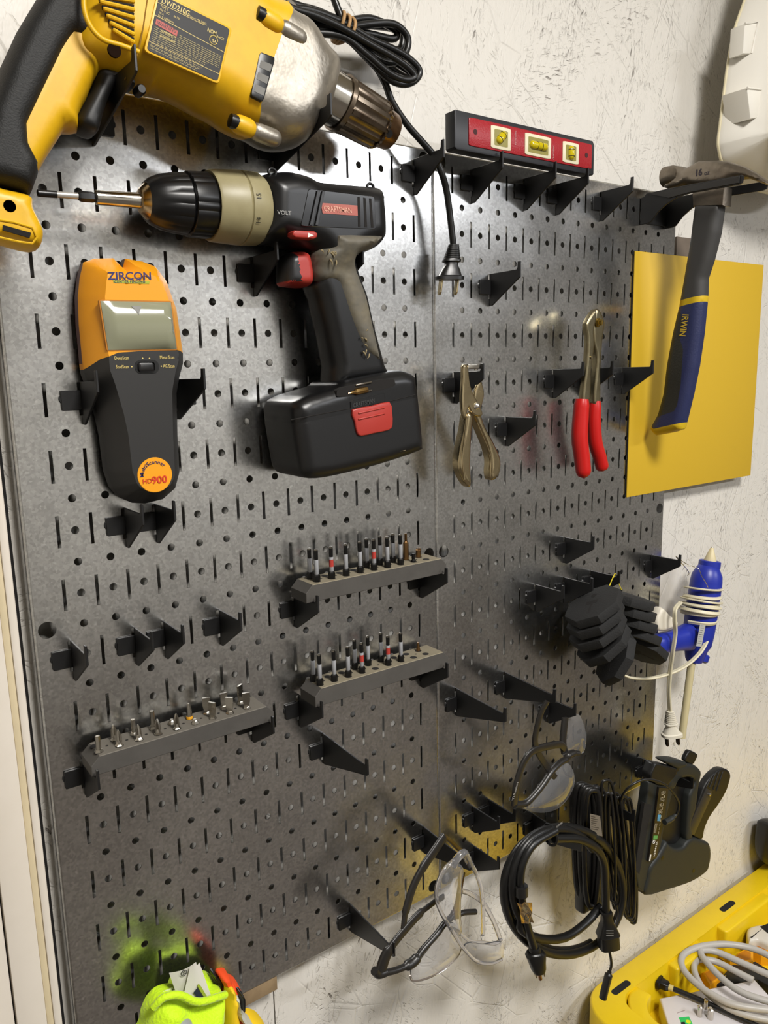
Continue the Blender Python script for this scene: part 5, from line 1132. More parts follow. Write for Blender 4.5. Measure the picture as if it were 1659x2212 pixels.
t1_ = wire('temple', [(*fg(770, 792), GZ + .2), (*fg(778, 700), GZ + .3), (*fg(795, 620), GZ + .3), (*fg(830, 520), GZ + .3), (*fg(890, 440), GZ + .3), (*fg(980, 408), GZ + .2), (*fg(1070, 395), GZ + .1), (*fg(1105, 420), GZ)], .14, M_frm, g1, sec=BAR)
text('arm_print', 'V2 Readers', .2, at3(*fg(765, 757), GZ + .45), np.array(at3(*fg(792, 655), GZ + .45)) - at3(*fg(765, 757), GZ + .45), (-1, 0, 0), mat('print_grey', 'a8a6a0', .5), t1_, squeeze=.85, lift=.03)
wire('arm_upright', [(*fg(1108, 215), 1.9), (*fg(1100, 300), 1.95), (*fg(1094, 380), 2.0), (*fg(1105, 450), 2.1)], .16, M_frm, g1, sec=BAR)
wire('hinge', [(*fg(1105, 480), GZ - .1), (*fg(1130, 465), GZ), (*fg(1165, 450), GZ), (*fg(1200, 452), GZ + .05)], [.2] * 8 + [.17] * 7 + [.12] * 7, M_frm, g1)
wire('brow_bar', [(*fg(775, 792), GZ + .15), (*fg(840, 785), GZ + .15), (*fg(890, 745), GZ + .2), (*fg(960, 660), GZ + .2), (*fg(1020, 570), GZ + .15), (*fg(1075, 515), GZ + .05), (*fg(1120, 490), GZ)], .15, M_frm, g1)
lens('lens', [fg(*p) for p in [(790, 800), (850, 826), (940, 843), (1030, 826), (1100, 772), (1150, 692), (1165, 612), (1142, 540), (1105, 512), (1050, 560), (980, 645), (900, 745), (840, 780)]], GZ, g1)
wire('nose_pad', [(*fg(1090, 520), GZ), (*fg(1098, 570), GZ + .1), (*fg(1120, 600), GZ + .15), (*fg(1145, 608), GZ + .1)], .05, M_frm, g1)
lens('far_lens', [fg(*p) for p in [(1120, 200), (1190, 190), (1228, 270), (1242, 350), (1225, 440), (1170, 450), (1115, 420), (1110, 300)]], 1.2, g1, .15)

def fk(cx, cy): return 640 + cx / 3.318, 1550 + cy / 3.318
g2 = thing('reading_glasses', 'black-framed glasses dangling tip down at the bottom edge of the pegboard', 'glasses', (15, 36, 2.6))
KZ = 2.7
M_tor = mat('tortoise_brown', '3a2010', .25, noise=.7, nscale=90, col2='120a06')
wire('temple', [(*fk(1062, 850), KZ - .4), (*fk(1000, 940), KZ - .3), (*fk(905, 1080), KZ - .1), (*fk(835, 1220), KZ), (*fk(785, 1390), KZ + .1), (*fk(768, 1515), KZ + .2)], [.17] * 15 + [.15] * 14 + [.11] * 7, M_frm, g2, sec=BAR)
wire('temple_hinge', [(*fk(1065, 855), KZ - .4), (*fk(1110, 890), KZ - .4), (*fk(1150, 930), KZ - .4), (*fk(1190, 960), KZ - .4)], .1, mat('temple_amber', '4c3a10', .3), g2)
wire('temple', [(*fk(600, 1830), KZ + .3), (*fk(640, 1710), KZ + .3), (*fk(690, 1630), KZ + .3), (*fk(780, 1520), KZ + .2), (*fk(880, 1410), KZ + .1), (*fk(980, 1330), KZ), (*fk(1055, 1280), KZ - .1)], [.2] * 12 + [.15] * 18 + [.1] * 13, M_frm, g2, sec=BAR)
wire('corner_block', [(*fk(560, 1815), KZ + .3), (*fk(590, 1840), KZ + .3), (*fk(640, 1825), KZ + .3)], .17, M_frm, g2)
wire('brow_bar', [(*fk(610, 1835), KZ + .3), (*fk(700, 1815), KZ + .3), (*fk(790, 1780), KZ + .3), (*fk(850, 1740), KZ + .3), (*fk(910, 1660), KZ + .25), (*fk(1000, 1560), KZ + .2), (*fk(1060, 1480), KZ + .1), (*fk(1120, 1415), KZ)], [.13] * 14 + [.2] * 10 + [.13] * 26, M_frm, g2)
wire('tortoise_arm', [(*fk(1120, 1430), KZ), (*fk(1150, 1360), KZ - .1), (*fk(1172, 1220), KZ - .2), (*fk(1190, 1110), KZ - .3)], [.18] * 5 + [.13] * 17, M_tor, g2, sec=BAR)
wire('arm_stub', [(*fk(1150, 1420), KZ), (*fk(1200, 1398), KZ), (*fk(1285, 1392), KZ)], .12, M_frm, g2)
wire('lens_rim', [(*fk(815, 1850), KZ + .3), (*fk(830, 1885), KZ + .3), (*fk(900, 1880), KZ + .3), (*fk(1000, 1840), KZ + .25), (*fk(1100, 1770), KZ + .2), (*fk(1160, 1700), KZ + .15), (*fk(1182, 1640), KZ + .1)], .03, mat('rim_grey', '8a8078', .3, .5), g2)
lens('lens', [fk(*p) for p in [(815, 1800), (835, 1882), (900, 1880), (1000, 1838), (1100, 1768), (1165, 1690), (1180, 1600), (1140, 1480), (1090, 1470), (1000, 1575), (920, 1680), (860, 1760)]], KZ + .1, g2, .12)

g3 = thing('clear_safety_glasses', 'all-clear plastic safety glasses hanging in front of the black-framed pair', 'glasses', (16, 36, 3.2))
CZ = 3.2
wire('hinge_block', [(*fk(1120, 1070), CZ), (*fk(1150, 1015), CZ), (*fk(1200, 970), CZ), (*fk(1225, 1010), CZ - .1), (*fk(1250, 1060), CZ - .2)], .16, M_clr, g3)
wire('brow_rim', [(*fk(1130, 1020), CZ), (*fk(1060, 1090), CZ + .05), (*fk(1010, 1200), CZ + .1), (*fk(1005, 1300), CZ + .1), (*fk(1040, 1400), CZ + .1), (*fk(1100, 1500), CZ + .1), (*fk(1150, 1580), CZ + .1), (*fk(1210, 1670), CZ + .1), (*fk(1290, 1745), CZ + .05), (*fk(1390, 1762), CZ), (*fk(1470, 1730), CZ - .05)], .085, M_clr, g3)
wire('temple', [(*fk(1240, 1030), CZ - .2), (*fk(1290, 1120), CZ - .3), (*fk(1325, 1230), CZ - .3), (*fk(1338, 1400), CZ - .3), (*fk(1340, 1560), CZ - .3)], .08, M_clr, g3, sec=BAR)
wire('temple', [(*fk(1170, 1240), CZ - .3), (*fk(1240, 1260), CZ - .4), (*fk(1330, 1320), CZ - .5), (*fk(1400, 1430), CZ - .5), (*fk(1445, 1540), CZ - .5), (*fk(1465, 1600), CZ - .5)], .085, M_clr, g3, sec=BAR)
wire('lens_edge', [(*fk(1180, 1070), CZ), (*fk(1175, 1250), CZ), (*fk(1168, 1420), CZ), (*fk(1180, 1530), CZ)], .05, M_clr, g3)
wire('nose_piece', [(*fk(1100, 1500), CZ), (*fk(1160, 1530), CZ - .1), (*fk(1240, 1600), CZ - .2), (*fk(1330, 1610), CZ - .3), (*fk(1420, 1620), CZ - .4), (*fk(1470, 1590), CZ - .45)], .075, M_clr, g3)
lens('lens', [fk(*p) for p in [(1130, 1030), (1060, 1095), (1012, 1200), (1008, 1300), (1042, 1398), (1100, 1495), (1160, 1560), (1180, 1500), (1172, 1400), (1178, 1200), (1190, 1080)]], CZ, g3, .15)
lens('lens', [fk(*p) for p in [(1200, 1640), (1290, 1742), (1390, 1760), (1470, 1728), (1480, 1620), (1440, 1600), (1330, 1620), (1250, 1605)]], CZ - .1, g3, .15)

# ------------------------------------------------------------------ thick black power cord, coiled
pc = thing('power_cord_coil', 'thick black power cord coiled in a ring at the bottom of the pegboard', 'power cord', (22, 37, 2.3))
M_pc = mat('thick_cord_rubber', '111111', .38)
def fc(cx, cy): return 1040 + cx / 2.68, 1600 + cy / 2.68
def coil(cx, cy, rx, ry, d, t0, t1, n=40, dd=0.0, tilt=0.0):
    out = []
    for k in range(n + 1):
        s = k / n; th = math.radians(t0 + (t1 - t0) * s); x = cx + rx * math.cos(th) + tilt * math.sin(th); y = cy - ry * math.sin(th); out.append(at3(*fc(x, y), d + dd * s))
    return out
cable = coil(475, 870, 345, 370, 2.6, 60, 420, 44, -.3) + coil(470, 860, 330, 358, 2.2, 62, 300, 30, -.2)
mesh_obj('cable', *tube(cable, .205, 14), M_pc, pc, 60)
mesh_obj('cable', *tube(smooth_path(coil(440, 840, 265, 330, 2.75, 40, 215, 18, .0) + [at3(*fc(230, 1090), 2.8), at3(*fc(330, 1145), 2.8), at3(*fc(480, 1140), 2.75), at3(*fc(600, 1060), 2.7), at3(*fc(690, 960), 2.6)], 3), .205, 14), M_pc, pc, 60)
mesh_obj('plug_lead', *tube(smooth_path([at3(*fc(*p), d) for *p, d in [(430, 520, 3.0), (300, 600, 3.0), (235, 720, 3.0), (225, 850, 3.0), (240, 960, 3.0), (270, 1090, 3.0), (305, 1200, 3.0)]], 6), .19, 12), M_pc, pc, 60)
mesh_obj('connector_lead', *tube(smooth_path([at3(*fc(*p), d) for *p, d in [(420, 565, 2.9), (560, 570, 3.0), (660, 620, 3.1), (705, 700, 3.1), (715, 820, 3.1), (722, 1000, 3.1)]], 6), .2, 12), M_pc, pc, 60)
def stepped(o, dn, sd, fcn, rows, s, p=3.0): return loft([sell(np.array(o, float) + nrm(dn) * y * s, nrm(sd), nrm(fcn), w * s, t * s, p, 24) for y, w, t in rows])
o1, o2 = at3(*fc(722, 985), 3.1), at3(*fc(745, 1280), 3.1)
c13 = mesh_obj('connector', *stepped(o1, np.array(o2) - o1, (.9, 0, .4), (-.4, 0, .9), [(0, .26, .24), (.08, .3, .26), (.35, .26, .24), (.7, .3, .26), (.85, .38, .3), (1.35, .55, .38), (1.4, .57, .4), (1.45, .52, .36), (2.2, .52, .36)], 1.0, 4), M_pc, pc, 35)
for y in range(3): mesh_obj('grip_line', *capsule(tuple(np.array(at3(*fc(722, 1100 + 14 * y), 3.55))), tuple(np.array(at3(*fc(765, 1100 + 14 * y), 3.6))), .018, 6, 2), mat('cord_mark', '6a6a68', .5), c13, 40)
o3, o4 = at3(*fc(305, 1195), 3.0), at3(*fc(345, 1400), 3.0)
pl3 = mesh_obj('plug', *stepped(o3, np.array(o4) - o3, (.9, 0, .4), (-.4, 0, .9), [(0, .22, .2), (.1, .27, .24), (.25, .27, .24), (.3, .38, .3), (.45, .48, .34), (.9, .4, .32), (1.25, .36, .3), (1.5, .28, .24)], 1.0, 2.6), M_pc, pc, 35)
mesh_obj('ground_pin', *lathe([(0, .09), (.55, .09), (.6, .05)], tuple(np.array(o3) + nrm(np.array(o4) - o3) * 1.42), np.array(o4) - o3, 10), mat('pin_copper', 'a87c58', .3, 1.0), pl3, 40)
for q in (-1, 1): mesh_obj('blade', *box(-.03, 0, -.12, .03, .5, .12, .0, fr(np.array(o3) + nrm(np.array(o4) - o3) * 1.25 + q * .2 * nrm((.9, 0, .4)), nrm((.9, 0, .4)), nrm(np.array(o4) - o3), nrm((-.4, 0, .9)))), M_prong, pl3, 30)
tb = [tuple(np.array(at3(*fc(398, 545), 2.7)) + np.array([-.02 * 0, .5 * math.cos(t), .42 * math.sin(t)])) for t in np.linspace(0, 6.283, 22, endpoint=False)]
mesh_obj('cable_tie', *tube(tb, .06, 8, True), M_pc, pc, 60)
mesh_obj('cord_clip', *lathe([(0, .3), (.45, .3)], at3(*fc(230, 840), 3.05), (0, 1, .05), 18), mat('clip_black', '1e1d1c', .35), pc, 35)
Qf = quad_map([fc(205, 940), fc(290, 935), fc(305, 1055), fc(235, 1060)], 3.3)
fo_v = []
for j in range(5): fo_v += [tuple(np.array(Qf(i / 4, j / 4)) + np.array([0, 0, .12 * math.sin(i * 2.1 + j) * (1 if (i + j) % 2 else .3)])) for i in range(5)]
foil = mesh_obj('foil_tag', fo_v, [(j * 5 + i, j * 5 + i + 1, (j + 1) * 5 + i + 1, (j + 1) * 5 + i) for j in range(4) for i in range(4)], mat('foil_silver', 'c4b48c', .25, .9, noise=.6, nscale=120, col2='c87828'), pc, 0, solid=False)
text('foil_mark', 'UL', .2, at3(*fc(255, 1025), 3.45), (1, 0, 0), (0, -1, 0), M_lbl, foil, lift=.02, bold=.01)
mesh_obj('mark_ring', *tube([tuple(np.array(at3(*fc(266, 1018), 3.47)) + np.array([.17 * math.cos(t), .17 * math.sin(t), 0])) for t in np.linspace(0, 6.283, 20, endpoint=False)], .015, 5, True), M_lbl, foil, 0)
text('cord_print', 'E70782', .16, at3(*fc(425, 503), 2.85), (1, -.22, 0), (.2, -1, 0), mat('print_grey', 'a8a6a0', .5), pc, lift=.08, squeeze=.9)

# ------------------------------------------------------------------ bundle of thinner cords with its adapter
cb = thing('cord_bundle', 'bundle of looped thin black cords with a power adapter beside the staple gun', 'cords', (26.5, 36, 2.2))
def fb(cx, cy): return 1200 + cx / 5.82, 1620 + cy / 5.82
M_thin = mat('thin_cord', '151413', .36)
def loop(name, xt, yt, xb, yb, w, d, r, skew=0.0):
    P = []
    for k in range(40):
        th = 2 * math.pi * k / 40; s = (1 - math.cos(th)) / 2; q = math.copysign(abs(math.sin(th)) ** .55, math.sin(th)); x = xt + (xb - xt) * s + w * q * (1 - .2 * s); y = yt + (yb - yt) * s; P.append(at3(*fb(x, y), d + .22 * math.sin(th) + skew * s))
    return mesh_obj(name, *tube(P, r, 10, True), M_thin, cb, 60)
for k, (xt, yt, xb, yb, w, d) in enumerate([(330, 430, 330, 1830, 105, 1.5), (395, 455, 400, 1900, 110, 1.75), (470, 500, 450, 1960, 110, 2.0), (500, 470, 520, 1930, 90, 1.35), (560, 520, 560, 1880, 90, 1.55), (270, 480, 330, 1780, 80, 1.3), (430, 480, 470, 1990, 120, 1.9)]): loop('thick_loop', xt, yt, xb, yb, w, d, .15)
for k, (xt, yt, xb, yb, w, d) in enumerate([(640, 380, 800, 1980, 110, 2.2), (620, 570, 850, 2040, 80, 2.0), (700, 560, 900, 2090, 90, 2.1), (760, 580, 960, 2150, 90, 2.25), (830, 575, 930, 2120, 120, 2.4), (900, 600, 980, 2180, 80, 2.15), (690, 600, 760, 2000, 70, 1.9), (860, 660, 900, 2060, 90, 1.8), (740, 540, 820, 2020, 100, 2.3), (800, 600, 940, 2080, 60, 2.0), (660, 540, 720, 1900, 60, 2.4)]): loop('thin_loop', xt, yt, xb, yb, w, d, .075)
mesh_obj('adapter_block', *box(*at(*fb(300, 1250), 1.5), 1.2, *at(*fb(520, 1900), 1.5), 1.85, .2), mat('adapter_black', '121212', .4), cb, 40)
Qt = quad_map([fb(432, 800), fb(560, 830), fb(590, 1085), fb(440, 1060)], 2.45)
tgp = mesh_obj('paper_tag', [Qt(0, 0), Qt(1, 0), Qt(1, 1), Qt(0, 1)], [(0, 1, 2, 3)], mat('tag_grey', '6f675c', .6), cb, 0, solid=False)
tl = []
for k in range(7):
    a, b = np.array(Qt(.1, .1 + .1 * k)), np.array(Qt(.5 + .35 * ((k * 7) % 4) / 4, .1 + .1 * k)); z = np.array([0, 0, .006]); n = np.array([0, .04, 0]); tl.append(([tuple(a + z), tuple(b + z), tuple(b + z + n), tuple(a + z + n)], [(0, 1, 2, 3)]))
mesh_obj('tag_print', *join(*tl), mat('tag_ink', '3c3630', .6), tgp, 0, solid=False)
wire('jack_lead', [(*fb(820, 640), 2.5), (*fb(860, 540), 2.7), (*fb(960, 440), 3.0), (*fb(1120, 372), 3.2), (*fb(1300, 400), 3.35), (*fb(1440, 490), 3.4), (*fb(1545, 650), 3.4), (*fb(1535, 780), 3.35), (*fb(1490, 850), 3.3)], .065, M_thin, cb)
wire('jack_plug', [(*fb(1505, 820), 3.3), (*fb(1440, 875), 3.3), (*fb(1370, 910), 3.3)], [.1] * 4 + [.15] * 11, mat('jack_grey', '2a2c2a', .45), cb)
wire('tail_lead', [(*fb(760, 1950), 2.6), (*fb(770, 2100), 2.7), (*fc(735, 1150), 2.85), (*fc(752, 1285), 2.9), (*fc(740, 1345), 2.9)], .07, M_thin, cb)
wire('tail_jack', [(*fc(742, 1335), 2.9), (*fc(730, 1380), 2.9), (*fc(712, 1450), 2.9), (*fc(703, 1492), 2.9)], [.11] * 3 + [.2] * 19, M_thin, cb)

# ------------------------------------------------------------------ staple gun
sg = thing('staple_gun', 'dark grey staple gun with black lever hanging at the right pegboard edge', 'staple gun', (30, 36, 2.3))
SD = 2.25
def fs(cx, cy): return 1340 + cx / 6.32, 1600 + cy / 6.32
M_sg = mat('staple_gun_grey', '1f2220', .55, bump=.1, bscale=500); M_sgb = mat('staple_gun_black', '0d0d0d', .45)
def sgp(name, pts, h0, h1, r, mt, sm=3, par=None): return mesh_obj(name, *inflate(curve2(ofs([(*fs(*p), SD) for p in pts]), sm), dome(SD + h1 * .6 - r * .6, SD + h1 * .6, r), dome(SD + h0 * .6 + r * .6, SD + h0 * .6, r), .11, offs=(.02, .06, .12)), mt, par or sg, 45)
sgp('body', [(340, 1680), (470, 1500), (560, 1345), (600, 1390), (690, 1432), (790, 1405), (850, 1330), (930, 1290), (1060, 1330), (1145, 1370), (1168, 1500), (1150, 1650), (1100, 1760), (900, 1890), (600, 1990), (275, 2070), (300, 1850)], -.62, .62, .22, M_sg)
sgp('handle', [(590, 560), (700, 380), (740, 300), (850, 290), (960, 310), (1030, 370), (1047, 430), (1020, 560), (1000, 700), (975, 900), (922, 1050), (910, 1150), (935, 1300), (850, 1345), (852, 1150), (862, 950), (885, 720), (960, 560), (950, 505), (900, 475), (800, 482), (735, 520), (690, 620), (640, 640)], -.5, .5, .2, M_sg, 2)
sgp('top_shell', [(525, 245), (640, 228), (740, 240), (860, 290), (740, 360), (600, 300)], -.55, .58, .2, M_sg)
sgp('head_block', [(335, 420), (400, 275), (530, 300), (690, 345), (690, 420), (560, 580), (430, 560), (335, 500)], -.35, .62, .05, M_sgb, 1)
mg = sgp('magazine', [(330, 530), (430, 560), (540, 580), (640, 600), (650, 700), (600, 900), (540, 1150), (490, 1450), (420, 1640), (340, 1700), (285, 2060), (190, 1960), (140, 1660), (200, 1350), (240, 1150), (290, 830)], -.4, .45, .08, M_sg, 1)
sgp('inner_panel', [(620, 600), (780, 490), (950, 500), (985, 560), (890, 720), (870, 1000), (880, 1350), (690, 1440), (560, 1350), (600, 1000)], -.5, -.2, .05, M_sgb)
mesh_obj('magazine_channel', *prism(ofs([(*fs(*p), SD + .28) for p in [(330, 850), (430, 880), (260, 1820), (200, 1760)]]), SD + .1, SD + .282, 0, 1), M_dark, sg, 0)
ls = mesh_obj('label_strip', *prism(ofs([(*fs(*p), SD + .40) for p in [(530, 640), (660, 650), (610, 1000), (560, 1260), (500, 1600), (385, 1655), (440, 1300), (490, 950)]]), SD + .1, SD + .40, .01, 1), mat('strip_brown', '221d18', .35), sg, 30)
def sq(a, b, c, d_): return prism(ofs([(*fs(*p), SD + .41) for p in (a, b, c, d_)]), SD + .36, SD + .412, 0, 1)
mesh_obj('blue_patch', *sq((515, 1010), (553, 1012), (543, 1098), (505, 1096)), mat('patch_blue', '5aa0c8', .5), ls, 0)
mesh_obj('green_patch', *sq((455, 1295), (512, 1295), (505, 1345), (448, 1350)), mat('patch_green', '5a9a50', .5), ls, 0)
mesh_obj('white_patch', *sq((408, 1555), (424, 1555), (408, 1645), (393, 1645)), M_wht, ls, 0)
dn = np.array(at3(*fs(470, 1570), SD + .41)) - at3(*fs(505, 1390), SD + .41)
text('brand_print', 'STANLEY', .2, at3(*fs(487, 1385), SD + .415), dn, (1, 0, 0), M_wht, ls, bold=.012, squeeze=1.0)
mk_ = []
for k in range(4):
    for j in range(3):
        x0, y0 = 562 - 13 * k, 700 + 84 * k + 18 * j; mk_.append(sq((x0, y0), (x0 + 38, y0 - 12), (x0 + 36, y0 - 6), (x0 - 1, y0 + 6)))
for k in range(11): mk_.append(sq((612 - 9 * k, 690 + 55 * k), (618 - 9 * k, 690 + 55 * k), (612 - 9 * k, 725 + 55 * k), (606 - 9 * k, 725 + 55 * k)))
for k in range(3): mk_.append(sq((500 - 12 * k, 1130), (504 - 12 * k, 1130), (485 - 12 * k, 1260), (481 - 12 * k, 1260)))
mesh_obj('instruction_print', *join(*mk_), mat('print_tan', 'b8ac90', .5), ls, 0)
mesh_obj('logo_ring', *tube([tuple(np.array(at3(*fs(458, 1383), SD + .415)) + np.array([.09 * math.cos(t), .09 * math.sin(t), 0])) for t in np.linspace(0, 6.283, 18, endpoint=False)], .018, 6, True), M_wht, ls, 0)
lever = sgp('lever', [(1280, 395), (1350, 362), (1430, 385), (1462, 450), (1448, 540), (1400, 680), (1300, 850), (1180, 1020), (1110, 1180), (1075, 1325), (970, 1290), (915, 1210), (930, 1100), (1000, 900), (1090, 640), (1180, 490)], -.35, .35, .1, M_sgb)
for k, (a, b) in enumerate([((1250, 480), (1170, 640)), ((1300, 440), (1215, 640)), ((1350, 420), (1265, 670)), ((1400, 420), (1310, 690))]): mesh_obj('lever_groove', *capsule(at3(*fs(*a), SD + .215), at3(*fs(*b), SD + .215), .035, 6, 3), mat('groove_black', '060606', .6), lever, 40)
mesh_obj('lever_link', *prism(ofs([(*fs(*p), SD + .26) for p in [(1180, 650), (1260, 690), (1240, 780), (1010, 1290), (930, 1270), (960, 1130)]]), SD + .1, SD + .26, .02, 2), mat('link_grey', '2c2925', .4), lever, 35)
mesh_obj('link_pin', *lathe([(0, .09), (.08, .09), (.1, .05)], at3(*fs(1212, 730), SD + .26), (0, 0, 1), 12), M_stl, lever, 40)
sgp('safety_catch', [(850, 255), (900, 145), (940, 125), (1020, 170), (1022, 205), (960, 315), (900, 292)], -.2, .25, .08, M_sgb)
for x, y in ((575, 1600), (800, 400), (1000, 1775)): mesh_obj('screw_recess', *prism(circ(*at(*fs(x, y), SD + .37), .13, 16), SD + .1, SD + (.378 if y > 1000 else .307), 0, 1), mat('recess_black', '0a0b0a', .4), sg, 0)

# ------------------------------------------------------------------ yellow tool cart and what lies in it
yc = thing('tool_cart', 'yellow plastic tool cart with a moulded tray top in the bottom right corner', 'tool cart', (44, VB, 8))
M_cy = mat('cart_yellow', 'e6c414', .42, noise=.1, nscale=40, bump=.08, bscale=300)
CV, U0, U1, D0, D1 = 43.5, 26.0, 60.0, -.3, 17.0
fT = lambda a, b, c: (a, c, b)                     # (u, d) outline, extruded along v
outer = rrect(U0, D0, U1, D1, 2.0, 8)
inner = rrect(U0 + 1.9, 1.15, U1 - 1.9, D1 - 1.9, 1.0, 8)
def ring_prism(o, i, c0, c1, f):
    n = len(o); V = [f(a, b, c) for p, c in ((o, c0), (o, c1), (i, c1), (i, c0)) for a, b in p]; F = []
    for k in range(4):
        for j in range(n): F.append((k * n + j, k * n + (j + 1) % n, ((k + 1) % 4) * n + (j + 1) % n, ((k + 1) % 4) * n + j))
    return V, F
rim_o = offset(outer, .12)
V = []; F = []
n = len(outer)
rings = [(outer, CV + 3.5), (outer, CV + .15), (offset(outer, .05), CV + .05), (rim_o, CV), (inner, CV), (offset(inner, -.0), CV + .1), (offset(inner, .06), CV + .3), (offset(inner, .25), CV + 2.3)]
for p, c in rings: V += [fT(a, b, c) for a, b in p]
for k in range(len(rings) - 1):
    for j in range(n): F.append((k * n + j, k * n + (j + 1) % n, (k + 1) * n + (j + 1) % n, (k + 1) * n + j))
F.append(tuple((len(rings) - 1) * n + j for j in range(n)))
F.append(tuple(reversed(range(n))))
mesh_obj('tray', V, F, M_cy, yc, 45)
for (a, b, h) in ((37.75, 43.2, .3), (32.6, 35.75, .3), (46, 51, .3)):
    mesh_obj('tray_buttress', *prism(rrect(a, .95, b, 1.85, .22, 4), CV + 2.2, CV + .12, .14, 3, fT, 0), M_cy, yc, 45)
arc = [(28.1 + 1.9 + 2.4 * math.cos(t), 3.1 + 2.2 * math.sin(t)) for t in np.linspace(math.radians(262), math.radians(140), 14)] + [(28.9 + 1.15 + 1.55 * math.cos(t), 3.3 + 1.35 * math.sin(t)) for t in np.linspace(math.radians(140), math.radians(262), 14)]
mesh_obj('corner_buttress', *prism(arc, CV + 2.2, CV + .12, .14, 3, fT, 0), M_cy, yc, 45)
for (uc, dc) in ((39.9, .62), (28.75, .72)):
    mesh_obj('hand_slot', *prism(rrect(uc - .75, dc - .2, uc + .75, dc + .2, .19, 5), CV + .1, CV - .004, 0, 1, fT), M_dark, yc, 0)
for a, b in ((U0 + 1, .7), (U1 - 1, .7), (U0 + 1, D1 - 1.2), (U1 - 1, D1 - 1.2)):
    mesh_obj('cart_leg', *prism(rrect(a - .9, b - .9, a + .9, b + .9, .4), VB, CV + 3.4, 0, 2, fT), M_cy, yc, 40)
mesh_obj('lower_shelf', *prism(rrect(U0 + .3, D0 + .3, U1 - .3, D1 - .3, 1.5), VB - 6, VB - 9, .2, 2, fT), M_cy, yc, 40)
FV = CV + 2.3                                        # tray floor
def fy(cx, cy): return 1280 + cx / 4.377, 1850 + cy / 4.377
def onv(pts, v): return [atv(*fy(*p), v) for p in pts]
# white plug-in box
wb = thing('white_adapter_box', 'white plastic plug-in box with three metal prongs lying in the cart', 'adapter', (34, FV, 6))
WT = CV + 1.1
wq = onv([(632, 1335), (1535, 1160), (1900, 1560), (780, 1800)], WT)
mesh_obj('case', *prism(wq, FV, WT, .12, 3, fT, 0), mat('box_white', 'd8d3d4', .35), wb, 45)
for x, y, r_ in ((1012, 1508, .14), (1070, 1440, .12), (1112, 1530, .17)): mesh_obj('prong', *lathe([(0, r_), (.62, r_), (.68, r_ * .6)], (atv(*fy(x, y), WT)[0], WT + .02, atv(*fy(x, y), WT)[1]), (0, -1, 0), 14), M_stl, wb, 40)
gp = onv([(815, 1525), (912, 1515), (945, 1585), (850, 1600)], WT)
stk = mesh_obj('green_sticker', *prism(gp, WT + .05, WT - .012, 0, 1, fT), mat('sticker_green', '2ec060', .5), wb, 0)
mesh_obj('sticker_dot', *prism(circ(*atv(*fy(905, 1565), WT), .13, 14), WT, WT - .02, 0, 1, fT), mat('sticker_yellow', 'd8e020', .5), stk, 0)
mesh_obj('sticker_mark', *prism(onv([(835, 1570), (870, 1565), (880, 1590), (840, 1595)], WT), WT, WT - .018, 0, 1, fT), M_lbl, stk, 0)
mesh_obj('faint_print', *prism(onv([(800, 1478), (872, 1452), (874, 1458), (802, 1484)], WT), WT + .05, WT - .01, 0, 1, fT), mat('print_mauve', 'a89898', .5), wb, 0)
# black rod cable with a connector
bk = thing('black_cable', 'straight black cable with a square connector lying across the white box', 'cable', (atv(*fy(700, 1200), CV + .6)[0], CV + .9, atv(*fy(700, 1200), CV + .6)[1]))
def cv3(x, y, v): u, d = atv(*fy(x, y), v); return (u, v, d)
mesh_obj('lead', *tube(smooth_path([cv3(*p) for p in [(755, 1248, CV + .75), (1000, 1350, CV + .8), (1250, 1462, CV + .85), (1560, 1605, CV + .9), (1800, 1710, CV + .9)]], 6), .15, 12), M_cord, bk, 60)
mesh_obj('pale_collar', *tube([cv3(720, 1235, CV + .75), cv3(765, 1252, CV + .75)], .17, 12), mat('collar_cream', 'c8b878', .5), bk, 40)
cA, cB = np.array(cv3(725, 1235, CV + .75)), np.array(cv3(622, 1185, CV + .75))
mesh_obj('connector', *stepped(cA, cB - cA, nrm(np.cross(cB - cA, (0, 1, 0))), (0, 1, 0), [(0, .16, .16), (.12, .26, .22), (.45, .28, .24), (.5, .36, .3), (np.linalg.norm(cB - cA), .38, .3)], 1.0, 5), M_bpl, bk, 35)
# coiled grey cable
gcbl = thing('grey_cable', 'thick light grey cable coiled on top of the cart contents', 'cable', (36, CV + 1, 5))
M_gcb = mat('grey_cable_pvc', 'b4b0aa', .4)
for rn in ([(1800, 1040, -.1), (1659, 935, -.1), (1480, 862, -.1), (1250, 830, -.1), (1030, 850, -.05), (880, 912, 0), (838, 990, .1), (870, 1085, .15), (980, 1200, .2), (1150, 1318, .2), (1350, 1405, .2), (1659, 1450, .2), (1850, 1450, .2)],
           [(1850, 1200, .3), (1659, 1115, .25), (1400, 1000, .2), (1180, 905, .15), (1060, 885, .1), (1020, 905, .1), (1070, 990, .1), (1210, 1140, .15), (1400, 1280, .2), (1659, 1370, .2), (1850, 1400, .2)],
           [(1520, 1172, .6), (1350, 1085, .55), (1180, 1000, .5), (1060, 975, .45), (985, 985, .45), (960, 1060, .5), (1000, 1180, .55), (1090, 1300, .6), (1260, 1420, .6), (1450, 1500, .6), (1659, 1545, .6), (1850, 1560, .6)]):
    mesh_obj('cable_turn', *tube(smooth_path([cv3(x, y, CV + v) for x, y, v in rn], 7), .19, 14), M_gcb, gcbl, 60)
